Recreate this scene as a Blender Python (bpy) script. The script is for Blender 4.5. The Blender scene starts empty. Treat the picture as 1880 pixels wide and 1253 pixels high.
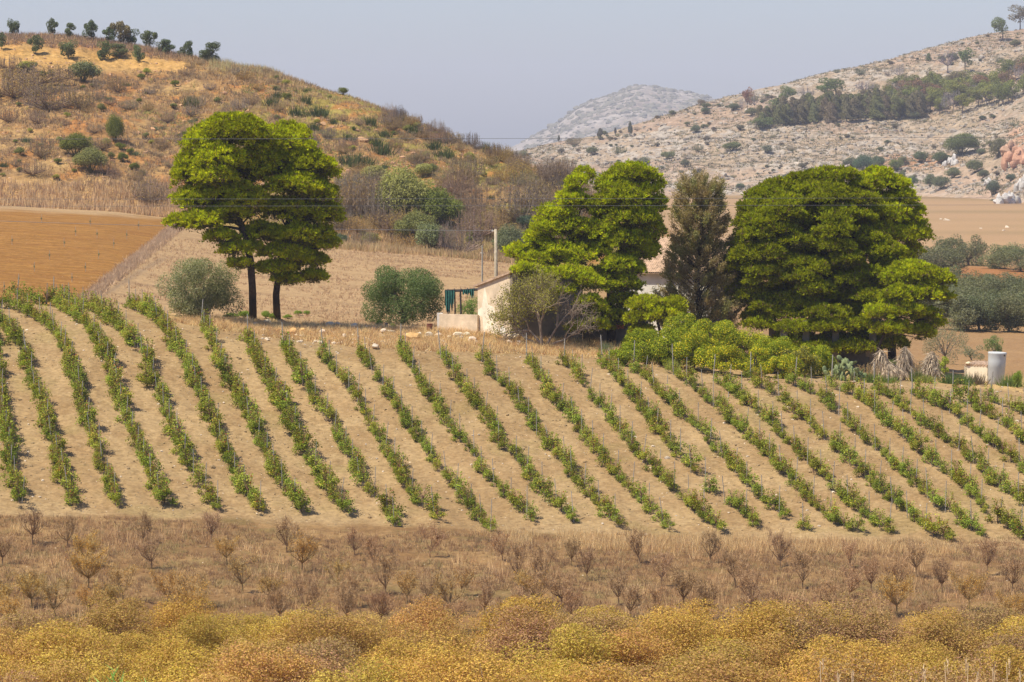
import bpy, math
import numpy as np
from mathutils import Vector
sc = bpy.context.scene
COL = sc.collection
# ------------------------------------------------------------------ camera
FPX = 6000.0; CX, CY = 940.0, 626.5; HOR = 260.0
TH = math.atan((CY - HOR) / FPX); CT, ST = math.cos(TH), math.sin(TH)
cam = bpy.data.cameras.new('camera'); camo = bpy.data.objects.new('camera', cam); COL.objects.link(camo)
cam.sensor_width = 36.0; cam.lens = FPX / 1880.0 * 36.0; cam.clip_start = 1.0; cam.clip_end = 20000.0
camo.rotation_euler = (math.pi / 2 - TH, 0, 0); sc.camera = camo
# ------------------------------------------------------------------ light
EL, AZ = math.radians(60.0), math.radians(240.0)      # azimuth clockwise from +y
SUN = Vector((math.sin(AZ) * math.cos(EL), math.cos(AZ) * math.cos(EL), math.sin(EL)))
w = bpy.data.worlds.new('World'); sc.world = w; w.use_nodes = True
nt = w.node_tree; bg = nt.nodes['Background']
sky = nt.nodes.new('ShaderNodeTexSky'); sky.sky_type = 'NISHITA'; sky.sun_disc = False
sky.sun_elevation = EL; sky.sun_rotation = AZ; sky.air_density = 1.0; sky.dust_density = 1.0; sky.ozone_density = 1.6
hsv = nt.nodes.new('ShaderNodeMix'); hsv.data_type = 'RGBA'; hsv.blend_type = 'MULTIPLY'; hsv.inputs[0].default_value = 1; hsv.inputs[7].default_value = (.88, .90, 1.10, 1)
nt.links.new(sky.outputs[0], hsv.inputs[6]); nt.links.new(hsv.outputs[2], bg.inputs[0]); bg.inputs[1].default_value = 0.112
sl = bpy.data.lights.new('sun', 'SUN'); sl.energy = 5.0; sl.angle = math.radians(0.6); sl.color = (1.0, 0.92, 0.75)
so = bpy.data.objects.new('sun', sl); COL.objects.link(so); so.rotation_euler = SUN.to_track_quat('Z', 'Y').to_euler()
sc.view_settings.view_transform = 'Standard'; sc.view_settings.look = 'None'
sc.view_settings.exposure = 0.32; sc.view_settings.gamma = 1.0
sc.cycles.use_denoising = True; sc.cycles.max_bounces = 6; sc.cycles.diffuse_bounces = 3
sc.cycles.transparent_max_bounces = 4; sc.cycles.volume_bounces = 0; sc.cycles.transmission_bounces = 3

# ------------------------------------------------------------------ numpy noise
def _h(x, y, s):
    h = (x.astype(np.int64) * 374761393 + y.astype(np.int64) * 668265263 + s * 1442695041) & 0xffffffff
    h = ((h ^ (h >> 13)) * 1274126177) & 0xffffffff
    h = (h ^ (h >> 16)) & 0xffffff
    return h / float(0xffffff)
def vn(x, y, s=0):
    xi, yi = np.floor(x), np.floor(y); fx, fy = x - xi, y - yi
    fx = fx * fx * (3 - 2 * fx); fy = fy * fy * (3 - 2 * fy)
    a = _h(xi, yi, s); b = _h(xi + 1, yi, s); c = _h(xi, yi + 1, s); d = _h(xi + 1, yi + 1, s)
    return (a * (1 - fx) + b * fx) * (1 - fy) + (c * (1 - fx) + d * fx) * fy
def fbm(x, y, s=0, o=4):
    r = 0; amp = 0.5; t = 0
    for k in range(o):
        r = r + amp * vn(x * 2 ** k + 17.3 * k, y * 2 ** k - 9.1 * k, s + k); t += amp; amp *= 0.5
    return r / t
def sst(a, b, x):
    t = np.clip((x - a) / (b - a), 0, 1); return t * t * (3 - 2 * t)

# ------------------------------------------------------------------ pixel <-> world
def P(u, v, D):
    up = (CY - v) / FPX; yc = CT + up * ST; zc = -ST + up * CT
    return np.array([(u - CX) / FPX / yc * D, D, zc / yc * D])
def zv(v, D):
    up = (CY - v) / FPX; return (-ST + up * CT) / (CT + up * ST) * D
def proj(x, y, z):
    f = y * CT - z * ST; uu = y * ST + z * CT
    return CX + FPX * x / f, CY - FPX * uu / f

# ------------------------------------------------------------------ mesh building
def build(name, V, F, mats, mi=None, col=None, parent=None, smooth=False, link=True):
    me = bpy.data.meshes.new(name)
    V = np.asarray(V, np.float32)
    Fs = F if isinstance(F, list) else [F]
    Fs = [np.asarray(f, np.int32) for f in Fs if len(f)]
    nl = sum(f.size for f in Fs); nf = sum(len(f) for f in Fs)
    me.vertices.add(len(V)); me.vertices.foreach_set('co', V.ravel())
    me.loops.add(nl); me.loops.foreach_set('vertex_index', np.concatenate([f.ravel() for f in Fs]))
    tot = np.concatenate([np.full(len(f), f.shape[1]) for f in Fs]).astype(np.int32)
    st = np.concatenate([[0], np.cumsum(tot)[:-1]]).astype(np.int32)
    me.polygons.add(nf); me.polygons.foreach_set('loop_start', st); me.polygons.foreach_set('loop_total', tot)
    if mi is not None: me.polygons.foreach_set('material_index', np.asarray(mi, np.int32))
    me.polygons.foreach_set('use_smooth', np.full(nf, smooth))
    for m in mats: me.materials.append(m)
    if col is not None:
        a = me.attributes.new('Col', 'FLOAT_COLOR', 'POINT')
        c = np.ones((len(V), 4), np.float32); c[:, :3] = col; a.data.foreach_set('color', c.ravel())
    me.update(calc_edges=True)
    if not link: return me
    o = bpy.data.objects.new(name, me); COL.objects.link(o)
    if parent: o.parent = parent
    return o
class G:
    """collects geometry for ONE mesh"""
    def __init__(s): s.V = []; s.F3 = []; s.F4 = []; s.M3 = []; s.M4 = []; s.C = []; s.n = 0
    def add(s, V, F, col=(1, 1, 1), m=0):
        V = np.asarray(V, float); F = np.asarray(F, int)
        if len(V) == 0: return s
        col = np.asarray(col, float)
        s.V.append(V); s.C.append(np.broadcast_to(col, (len(V), 3)))
        if F.shape[1] == 3: s.F3.append(F + s.n); s.M3.append(np.full(len(F), m))
        else: s.F4.append(F + s.n); s.M4.append(np.full(len(F), m))
        s.n += len(V); return s
    def out(s, name, mats, parent=None, smooth=False, link=True):
        F = []; M = []
        if s.F3: F.append(np.concatenate(s.F3)); M.append(np.concatenate(s.M3))
        if s.F4: F.append(np.concatenate(s.F4)); M.append(np.concatenate(s.M4))
        return build(name, np.concatenate(s.V), F, mats, np.concatenate(M), np.concatenate(s.C), parent, smooth, link)
def nrm(a): return a / (np.linalg.norm(a, axis=-1, keepdims=True) + 1e-9)
def blades(g, rng, Pt, Dr, L, W, col, m=0, bend=None):
    n = len(Pt); Dr = nrm(Dr); sd = nrm(np.cross(Dr, rng.normal(size=(n, 3))))
    L = np.broadcast_to(L, n)[:, None]; W = np.broadcast_to(W, n)[:, None]
    a = Pt - sd * W / 2; b = Pt + sd * W / 2; t = Pt + Dr * L
    V = np.stack([a, b, t], 1).reshape(-1, 3); F = np.arange(3 * n).reshape(n, 3)
    c = np.repeat(np.broadcast_to(col, (n, 3)), 3, 0); g.add(V, F, c, m)
def leaves(g, rng, Pt, N, L, W, col, m=0):
    n = len(Pt); N = nrm(N); t = nrm(np.cross(N, rng.normal(size=(n, 3)))); b = np.cross(N, t)
    L = np.broadcast_to(L, n)[:, None]; W = np.broadcast_to(W, n)[:, None]
    V = np.stack([Pt - t * L / 2, Pt + b * W / 2, Pt + t * L / 2, Pt - b * W / 2], 1).reshape(-1, 3)
    F = np.arange(4 * n).reshape(n, 4); g.add(V, F, np.repeat(np.broadcast_to(col, (n, 3)), 4, 0), m)
def tube(g, pts, rad, k=7, col=(1, 1, 1), m=0, rng=None):
    pts = np.asarray(pts, float); n = len(pts); rad = np.broadcast_to(rad, n)
    V = []
    for i in range(n):
        d = nrm(pts[min(i + 1, n - 1)] - pts[max(i - 1, 0)])
        r = np.array([1.0, 0, 0]) if abs(d[0]) < .8 else np.array([0, 1.0, 0])
        a = nrm(np.cross(d, r)); b = np.cross(d, a)
        for j in range(k):
            t = 2 * math.pi * j / k; q = rad[i] * (1 + (rng.uniform(-.12, .12) if rng is not None else 0))
            V.append(pts[i] + (a * math.cos(t) + b * math.sin(t)) * q)
    F = [[i * k + j, i * k + (j + 1) % k, (i + 1) * k + (j + 1) % k, (i + 1) * k + j] for i in range(n - 1) for j in range(k)]
    V.append(pts[-1]); V.append(pts[0])
    g.add(V, F, col, m)
    T = [[(n - 1) * k + j, (n - 1) * k + (j + 1) % k, n * k] for j in range(k)] + [[(j + 1) % k, j, n * k + 1] for j in range(k)]
    g.F3.append(np.array(T) + g.n - n * k - 2); g.M3.append(np.full(len(T), m))
def box(g, c, s, R=None, col=(1, 1, 1), m=0):
    v = np.array([[x, y, z] for z in (-.5, .5) for y in (-.5, .5) for x in (-.5, .5)]) * s
    if R is not None: v = v @ np.asarray(R).T
    g.add(v + c, [[0, 2, 3, 1], [4, 5, 7, 6], [0, 1, 5, 4], [2, 6, 7, 3], [0, 4, 6, 2], [1, 3, 7, 5]], col, m)
def sphd(rng, n): return nrm(rng.normal(size=(n, 3)))
def rotz(a): c, s = math.cos(a), math.sin(a); return np.array([[c, -s, 0], [s, c, 0], [0, 0, 1]])

# ------------------------------------------------------------------ materials
def newmat(name):
    m = bpy.data.materials.new(name); m.use_nodes = True; t = m.node_tree
    for n in list(t.nodes): t.nodes.remove(n)
    return m, t, t.nodes.new('ShaderNodeOutputMaterial')
def mul(t, a, b):
    x = t.nodes.new('ShaderNodeMix'); x.data_type = 'RGBA'; x.blend_type = 'MULTIPLY'; x.inputs[0].default_value = 1
    for k, q in ((6, a), (7, b)):
        if isinstance(q, tuple): x.inputs[k].default_value = q
        else: t.links.new(q, x.inputs[k])
    return x.outputs[2]
def rng_fac(t, src, lo, hi, a=0.0, b=1.0):
    r = t.nodes.new('ShaderNodeMapRange'); t.links.new(src, r.inputs[0])
    r.inputs[1].default_value = a; r.inputs[2].default_value = b; r.inputs[3].default_value = lo; r.inputs[4].default_value = hi
    return r.outputs[0]
def leafmat(name, trans=0.3, tint=(1.15, 1.2, .6)):
    m, t, o = newmat(name); at = t.nodes.new('ShaderNodeAttribute'); at.attribute_name = 'Col'
    oi = t.nodes.new('ShaderNodeObjectInfo'); c = mul(t, at.outputs['Color'], oi.outputs['Color'])
    d = t.nodes.new('ShaderNodeBsdfDiffuse'); t.links.new(c, d.inputs[0])
    tr = t.nodes.new('ShaderNodeBsdfTranslucent'); t.links.new(mul(t, c, (*tint, 1)), tr.inputs[0])
    mx = t.nodes.new('ShaderNodeMixShader'); mx.inputs[0].default_value = trans
    t.links.new(d.outputs[0], mx.inputs[1]); t.links.new(tr.outputs[0], mx.inputs[2]); t.links.new(mx.outputs[0], o.inputs[0])
    return m
def surfmat(name, col=None, scale=3.0, lo=.7, hi=1.3, rough=.9, bump=.3, bscale=None, bdist=.02, objcol=False, metal=0, obj=False, detail=6):
    m, t, o = newmat(name); p = t.nodes.new('ShaderNodeBsdfPrincipled'); t.links.new(p.outputs[0], o.inputs[0])
    p.inputs['Roughness'].default_value = rough; p.inputs['Metallic'].default_value = metal; p.inputs['Specular IOR Level'].default_value = .25
    if rough > .88: p.inputs['Specular IOR Level'].default_value = 0.05
    tc = t.nodes.new('ShaderNodeTexCoord'); co = tc.outputs['Object']
    if not obj:
        gm = t.nodes.new('ShaderNodeNewGeometry'); co = gm.outputs['Position']
    n = t.nodes.new('ShaderNodeTexNoise'); n.inputs['Scale'].default_value = scale; n.inputs['Detail'].default_value = detail
    n.inputs['Roughness'].default_value = .65; t.links.new(co, n.inputs['Vector'])
    f = rng_fac(t, n.outputs[0], lo, hi, .3, .7)
    if col is None:
        at = t.nodes.new('ShaderNodeAttribute'); at.attribute_name = 'Col'; base = at.outputs['Color']
    else: base = (*col, 1)
    cc = mul(t, base, f)
    if objcol:
        oi = t.nodes.new('ShaderNodeObjectInfo'); cc = mul(t, cc, oi.outputs['Color'])
    t.links.new(cc, p.inputs['Base Color'])
    if bump:
        n2 = t.nodes.new('ShaderNodeTexNoise'); n2.inputs['Scale'].default_value = bscale or scale * 2.5; n2.inputs['Detail'].default_value = 5
        t.links.new(co, n2.inputs['Vector']); b = t.nodes.new('ShaderNodeBump'); b.inputs['Strength'].default_value = bump
        b.inputs['Distance'].default_value = bdist; t.links.new(n2.outputs[0], b.inputs['Height']); t.links.new(b.outputs[0], p.inputs['Normal'])
    m['bsdf'] = p.name
    return m
M_leaf = leafmat('leaf', .35); M_needle = leafmat('needle', .34, (1.15, 1.15, .5)); M_dry = leafmat('dry_blade', .25, (1, 1, 1))
M_twig = surfmat('twig', None, 5, .8, 1.2, bump=0, objcol=True, obj=True, detail=1)
M_bark = surfmat('bark', (.055, .042, .034), 6, .5, 1.5, bump=.8, bscale=9, bdist=.05)
M_barkg = surfmat('grey_bark', (.20, .165, .13), 6, .6, 1.3, bump=.6, bscale=12, bdist=.03)
M_post = surfmat('weathered_post', (.38, .35, .30), 12, .7, 1.2, bump=.3, obj=True)
M_rock = surfmat('rock', None, 2.0, .75, 1.2, bump=.7, bscale=5, bdist=.08, objcol=True)
M_rockf = surfmat('far_rock', None, .5, .75, 1.2, bump=.0, objcol=True)

# ------------------------------------------------------------------ tagging
def tag(o, label=None, cat=None, group=None, kind=None):
    if label: o['label'] = label
    if cat: o['category'] = cat
    if group: o['group'] = group
    if kind: o['kind'] = kind
    return o
def empty(name, loc, rz=0, sc_=1.0):
    o = bpy.data.objects.new(name, None); COL.objects.link(o); o.location = loc; o.rotation_euler = (0, 0, rz)
    o.scale = (sc_,) * 3 if np.isscalar(sc_) else sc_; o.empty_display_size = .2; return o
def inst(name, me, loc, s=1.0, rz=0.0, color=(1, 1, 1), parent=None, tilt=(0, 0)):
    o = bpy.data.objects.new(name, me); COL.objects.link(o); o.location = loc
    o.scale = (s,) * 3 if np.isscalar(s) else s; o.rotation_euler = (tilt[0], tilt[1], rz); o.color = (*color, 1)
    if parent: o.parent = parent
    return o

# ------------------------------------------------------------------ terrain
class Terr:
    def __init__(s, U, D, Z): s.U, s.D, s.Z = U, D, Z
    def h(s, x, y):
        x = np.asarray(x, float); y = np.asarray(y, float)
        u = 940 + 6000 * x / y
        i = np.clip(np.searchsorted(s.U, u) - 1, 0, len(s.U) - 2); j = np.clip(np.searchsorted(s.D, y) - 1, 0, len(s.D) - 2)
        a = np.clip((u - s.U[i]) / (s.U[i + 1] - s.U[i]), 0, 1); b = np.clip((y - s.D[j]) / (s.D[j + 1] - s.D[j]), 0, 1)
        Z = s.Z
        return (Z[j, i] * (1 - a) + Z[j, i + 1] * a) * (1 - b) + (Z[j + 1, i] * (1 - a) + Z[j + 1, i + 1] * a) * b
    def hit(s, u, v, d0=95, d1=None):
        d1 = d1 or s.D[-1]; D = np.geomspace(max(d0, s.D[0]), d1, 3000); p = P(u, v, D); dz = p[2] - s.h(p[0], p[1])
        k = np.argmax(dz <= 0)
        if dz[k] > 0: k = np.argmin(dz / D)
        x, y = p[0][k], D[k]; return np.array([x, y, float(s.h(x, y))])
def table(cols, U, D):
    us = [c[0] for c in cols]; Zc = []
    for c in cols:
        d = [q[0] for q in c[1]]; z = [q[1] if q[1] < 0 or len(q) == 3 else zv(q[1], q[0]) for q in c[1]]
        z = [q[1] if len(q) == 3 else zv(q[1], q[0]) for q in c[1]]
        Zc.append(np.interp(D, d, z))
    Zc = np.array(Zc)
    Z = np.empty((len(D), len(U)))
    for j in range(len(D)): Z[j] = np.interp(U, us, Zc[:, j])
    return Z
def blur(Z, n, ax):
    for _ in range(n):
        a = np.concatenate([Z.take([0], ax), Z, Z.take([-1], ax)], ax)
        Z = (a.take(range(0, Z.shape[ax]), ax) + 2 * Z + a.take(range(2, Z.shape[ax] + 2), ax)) / 4
    return Z
NEAR = [(30, -10., 1), (60, -14., 1), (85, -18.6, 1), (105, -19.6, 1), (122, -19.8, 1), (140, -19.4, 1)]
def far(z): return [(440, z, 1), (560, -14, 1), (700, -20.5, 1), (1300, -20.5, 1), (9000, -24, 1)]
FARR = [(800, -20.8, 1), (1300, -20.6, 1), (9000, -24, 1)]
cols = [
 (-2500, NEAR + [(162, 935), (188, 640), (204, 550), (230, 505), (300, 440), (380, 385)] + far(-6)),
 (-300, NEAR + [(162, 935), (188, 640), (196, 585), (204, 550), (212, 532), (230, 505), (300, 440), (380, 384), (420, 366)] + far(-6)),
 (0, NEAR + [(162, 945), (188, 655), (196, 598), (204, 565), (212, 549), (230, 522), (300, 454), (380, 392), (420, 372)] + far(-7)),
 (200, NEAR + [(163, 945), (189, 655), (196, 603), (203, 575), (210, 561), (230, 532), (300, 464), (380, 402), (420, 382)] + far(-8)),
 (400, NEAR + [(164, 950), (190, 665), (195, 622), (201, 598), (210, 583), (230, 562), (300, 492), (380, 430), (420, 405)] + far(-9)),
 (600, NEAR + [(165, 958), (190, 675), (195, 640), (201, 615), (208, 600), (216, 590), (240, 565), (300, 510), (380, 452), (420, 432)] + far(-11)),
 (735, NEAR + [(165, 965), (190, 668), (195, 645), (201, 627), (208, 606), (216, 600), (240, 575), (300, 520), (380, 462), (420, 442)] + far(-12)),
 (940, NEAR + [(164, 975), (190, 685), (195, 658), (201, 636), (207, 618), (214, 610), (240, 590), (300, 538), (380, 478), (420, 455)] + far(-14)),
 (1200, NEAR + [(163, 985), (189, 710), (194, 678), (200, 655), (207, 645), (220, 634), (250, 615), (300, 575), (380, 510), (450, 478)] + far(-17)[1:]),
 (1500, NEAR + [(162, 990), (187, 735), (193, 703), (199, 688), (207, 678), (220, 668), (250, 648), (300, 605), (380, 552), (450, 512), (530, 487)] + FARR),
 (1700, NEAR + [(161, 998), (186, 745), (192, 718), (198, 702), (206, 693), (218, 686), (250, 662), (300, 628), (380, 575), (450, 532), (530, 494)] + FARR),
 (1880, NEAR + [(160, 1005), (184, 765), (190, 735), (196, 715), (203, 703), (218, 690), (250, 668), (300, 637), (380, 582), (450, 542), (530, 499)] + FARR),
 (2300, NEAR + [(158, 1015), (182, 790), (190, 755), (200, 730), (218, 700), (250, 675), (300, 645), (380, 590), (450, 550), (530, 505)] + FARR),
 (4500, NEAR + [(158, 1015), (190, 755), (250, 675), (380, 590), (530, 505)] + FARR)]
U = np.concatenate([np.arange(-2600, -320, 60), np.arange(-320, 2200, 5.0), np.arange(2200, 4600, 60)])
D = np.concatenate([np.arange(30, 98, 2.), np.arange(98, 158, .3), np.arange(158, 216, .16), np.arange(216, 420, .7), np.arange(420, 720, 4.), np.geomspace(720, 9000, 70)])
Z = table(cols, U, D); Z = blur(blur(Z, 30, 1), 60, 0)
X = (U[None, :] - 940) / 6000 * D[:, None]; Y = np.broadcast_to(D[:, None], X.shape)
inv = sst(155, 160, Y) * (1 - sst(200, 206, Y))
Z = Z + (fbm(X * .12, Y * .12, 5, 3) - .5) * .5 * (1 - sst(400, 600, Y)) * .8
Z = Z + (fbm(X * 2.2, Y * 2.2, 7, 3) - .5) * np.where(Y < 161, .24, .17) * (1 - sst(300, 420, Y))
TG = Terr(U, D, Z)
PU, PV = proj(X, Y, Z)
VT = lambda u: np.interp(u, [-300, 0, 200, 260, 330, 400, 500, 650, 800, 1000, 1150, 1300, 1500, 1700, 1880], [540, 548, 556, 562, 590, 603, 616, 634, 642, 648, 662, 680, 690, 702, 722])
VB = lambda u: np.interp(u, [0, 400, 700, 1000, 1400, 1880], [944, 952, 966, 980, 990, 1010])
def C(*a): return np.array(a, float)
def lerp(a, b, t): return a * (1 - t[..., None]) + b * t[..., None]
n1 = fbm(X * .35, Y * .35, 11, 4); n2 = fbm(X * 1.6, Y * 1.6, 12, 4); n3 = fbm(X * .08, Y * .08, 13, 4); n4 = fbm(X * 5, Y * 5, 14, 3)
soil = lerp(C(.40, .275, .165), C(.475, .345, .215), sst(.3, .7, n1)); soil = soil * (.86 + .3 * n2)[..., None]
soil = lerp(soil, C(.30, .20, .115), sst(.5, .72, n2) * .55); soil = lerp(soil, C(.52, .40, .26), sst(.62, .75, n4) * .35); soil = soil * (.9 + .2 * fbm(X * .9 + Y * .26, Y * .12, 15, 3))[..., None]; soil = lerp(soil, C(.33, .27, .13), sst(.58, .72, fbm(X * .3, Y * .3, 16, 4)) * .35)
brown = lerp(C(.285, .175, .095), C(.375, .245, .135), sst(.35, .7, n1)); brown = lerp(brown, C(.23, .14, .08), sst(.5, .72, n2) * .6)
brown = lerp(brown, C(.22, .19, .09), sst(.55, .7, fbm(X * .5, Y * .5, 21, 4)) * .45)
verge = lerp(C(.56, .39, .20), C(.66, .48, .26), n2); verge = lerp(verge, C(.36, .18, .08), sst(.55, .75, n1) * .6)
orange = lerp(C(.335, .165, .068), C(.40, .21, .09), n2); orange = orange * (.93 + .14 * np.sin(Y * 1.9 + X * .35 + n1 * 6))[..., None] * C(1, 1, .82); orange = lerp(orange, C(.28, .13, .045), sst(.5, .7, fbm(X * .25, Y * .9, 22, 4)) * .7)
dryf = lerp(C(.40, .275, .17), C(.48, .34, .215), n2); dryf = lerp(dryf, C(.30, .20, .13), sst(.5, .75, fbm(X * .15, Y * .6, 23, 4)) * .6)
rbrown = lerp(C(.34, .21, .12), C(.40, .26, .15), n1); plain = lerp(C(.40, .27, .18), C(.46, .32, .21), fbm(X * .01, Y * .03, 24, 4))
plain = lerp(plain, C(.33, .24, .15), sst(.5, .7, fbm(X * .006, Y * .05, 25, 4)))
rorange = C(.42, .20, .09)
jn = (n1 - .5) * 18
base = lerp(brown, soil, sst(-6, 6, VB(PU) + jn - PV))
base = lerp(base, verge, sst(-5, 5, VT(PU) + jn * .6 - PV))
dryf = dryf * 1.16; plain = plain * C(1.15, 1.13, 1.1); orange = orange * C(1.1, 1.14, 1.1); rbrown = rbrown * 1.08
fld = sst(206, 211, Y) * (1 - sst(1050, 1150, PU))
base = lerp(base, dryf, fld)
om = sst(-12, 12, 150 + (552 - PV) * 1.25 - PU + jn * 2.2 + (n2 - .5) * 40) * fld * sst(-5, 5, PV - np.interp(PU, [0, 300], [386, 402]) + jn * .4)
base = lerp(base, orange, om)
base = lerp(base, rbrown, sst(1050, 1150, PU) * sst(205, 214, Y))
base = lerp(base, rorange, sst(1700, 1740, PU) * sst(430, 440, Y) * (1 - sst(530, 560, Y)))
base = lerp(base, plain, sst(540, 620, Y))
# worn track crossing the dry field
tr = np.exp(-((PU - np.interp(PV, [475, 500, 520, 545], [300, 255, 225, 185])) / 9.0) ** 2) * fld * sst(468, 480, PV)
base = lerp(base, C(.30, .22, .17), tr * .7) * C(.71, .67, .54)
def terr_mesh(name, T, X, Y, Z, colr, mat):
    nd, nu = Z.shape; idx = np.arange(nd * nu).reshape(nd, nu)
    F = np.stack([idx[:-1, :-1], idx[:-1, 1:], idx[1:, 1:], idx[1:, :-1]], -1).reshape(-1, 4)
    o = build(name, np.stack([X, Y, Z], -1).reshape(-1, 3), F, [mat], col=colr.reshape(-1, 3), smooth=True)
    return tag(o, kind='structure')
def groundmat(name, nscale, lo, hi, stone=None, sscale=2.2, sth=.1, bump=.6, bscale=6, bdist=.05):
    m = surfmat(name, None, nscale, lo, hi, .95, bump, bscale, bdist); t = m.node_tree; p = t.nodes[m['bsdf']]
    if stone:
        gm = t.nodes.new('ShaderNodeNewGeometry'); v = t.nodes.new('ShaderNodeTexVoronoi'); v.inputs['Scale'].default_value = sscale
        t.links.new(gm.outputs['Position'], v.inputs['Vector'])
        n = t.nodes.new('ShaderNodeTexNoise'); n.inputs['Scale'].default_value = 1.1; t.links.new(gm.outputs['Position'], n.inputs['Vector'])
        th = rng_fac(t, n.outputs[0], 0.0, sth, .4, .75)
        lt = t.nodes.new('ShaderNodeMath'); lt.operation = 'LESS_THAN'; t.links.new(v.outputs['Distance'], lt.inputs[0]); t.links.new(th, lt.inputs[1])
        src = p.inputs['Base Color'].links[0].from_socket
        mx = t.nodes.new('ShaderNodeMix'); mx.data_type = 'RGBA'; t.links.new(lt.outputs[0], mx.inputs[0]); t.links.new(src, mx.inputs[6])
        mx.inputs[7].default_value = (*stone, 1); t.links.new(mx.outputs[2], p.inputs['Base Color'])
    return m
M_ground = groundmat('ground', 4.0, .72, 1.28, (.62, .50, .37), 2.4, .13)
terr_mesh('ground', TG, X, Y, Z, base, M_ground)

# ---- the near hill on the left
Uh = np.concatenate([np.arange(-1500, -200, 40), np.arange(-200, 1420, 4.0)]); Dh = np.concatenate([np.arange(366, 545, .9), np.arange(545, 760, 8)])
b_u = [-1500, 0, 300, 450, 600, 800, 1000, 1100, 1250, 1400]
bD = np.interp(Uh, b_u, [412, 410, 410, 402, 392, 388, 384, 380, 374, 370])
bz = TG.h((Uh - 940) / 6000 * bD, bD) - .3
c_u = [-1500, -300, 0, 100, 200, 300, 400, 500, 600, 640, 700, 800, 850, 900, 950, 1000, 1060, 1100, 1200, 1300, 1420]
c_v = np.interp(Uh, c_u, [60, 60, 64, 68, 78, 96, 112, 131, 163, 176, 200, 238, 262, 281, 297, 315, 340, 358, 420, 470, 500])
cD = np.interp(Uh, [-1500, 0, 300, 500, 700, 850, 1000, 1100, 1420], [532, 528, 515, 500, 484, 470, 452, 436, 410])
cz = np.array([zv(a, b) for a, b in zip(c_v, cD)])
Zh = np.empty((len(Dh), len(Uh)))
for i in range(len(Uh)):
    t = (Dh - bD[i]) / (cD[i] - bD[i]); tt = np.clip(t, 0, 1); prof = .72 * tt + .28 * (1 - (1 - tt) ** 2)
    Zh[:, i] = np.where(t < 0, bz[i] + t * 22, bz[i] + (cz[i] - bz[i]) * prof)
    Zh[:, i] = np.where(t > 1, cz[i] - (Dh - cD[i]) * .10 - ((Dh - cD[i]).clip(0) ** 2) * .0012, Zh[:, i])
    TT = tt
Zh = np.maximum(Zh, -30); Zh = blur(blur(Zh, 12, 1), 10, 0)
Xh = (Uh[None] - 940) / 6000 * Dh[:, None]; Yh = np.broadcast_to(Dh[:, None], Xh.shape)
tn = np.clip((Yh - bD[None]) / (cD - bD)[None], 0, 1.2); env = sst(0, .1, tn) * (1 - .6 * sst(.85, 1, tn))
Zh = Zh + env * ((fbm(Xh * .05, Yh * .05, 31, 3) - .5) * 3.5 + (fbm(Xh * .3, Yh * .3, 32, 4) - .5) * 1.3 + (fbm(Xh * 1.1, Yh * 1.1, 36, 2) - .5) * .4)
TH_ = Terr(Uh, Dh, Zh)
hu, hv = proj(Xh, Yh, Zh)
m1 = fbm(Xh * .12, Yh * .12, 33, 5); m2 = fbm(Xh * .5, Yh * .5, 34, 4); m3 = fbm(Xh * .06, Yh * .1, 35, 4)
hc = lerp(C(.32, .185, .095), C(.40, .27, .15), sst(.35, .65, m1)); hc = lerp(hc, C(.22, .145, .095), sst(.45, .65, m2) * .8)
hc = lerp(hc, C(.27, .245, .075), sst(.44, .58, m3) * .75 * sst(250, 560, hu)); hc = lerp(hc, C(.40, .19, .08), sst(.6, .7, fbm(Xh * .3, Yh * .3, 38, 3)) * .8)
bare = np.exp(-((hv - np.interp(hu, [0, 100, 200, 330, 420], [105, 108, 112, 122, 130])) / np.interp(hu, [0, 130, 330, 420], [26, 20, 11, 3])) ** 4) * (1 - sst(340, 420, hu))
hc = lerp(hc, lerp(C(.46, .27, .11), C(.54, .36, .18), m2), np.clip(bare, 0, 1) * sst(.25, .5, m1 + .15))
low = sst(318, 335, hv) * (1 - sst(300, 380, hu)); hc = lerp(hc, lerp(C(.44, .29, .16), C(.36, .17, .07), sst(.55, .7, m1)), low)
M_hill = groundmat('hillside', 1.2, .6, 1.35, (.5, .33, .2), .9, .22, bump=.8, bscale=2.0, bdist=.25)
terr_mesh('hill', TH_, Xh, Yh, Zh, hc * C(.90, .84, .62), M_hill)

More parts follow.
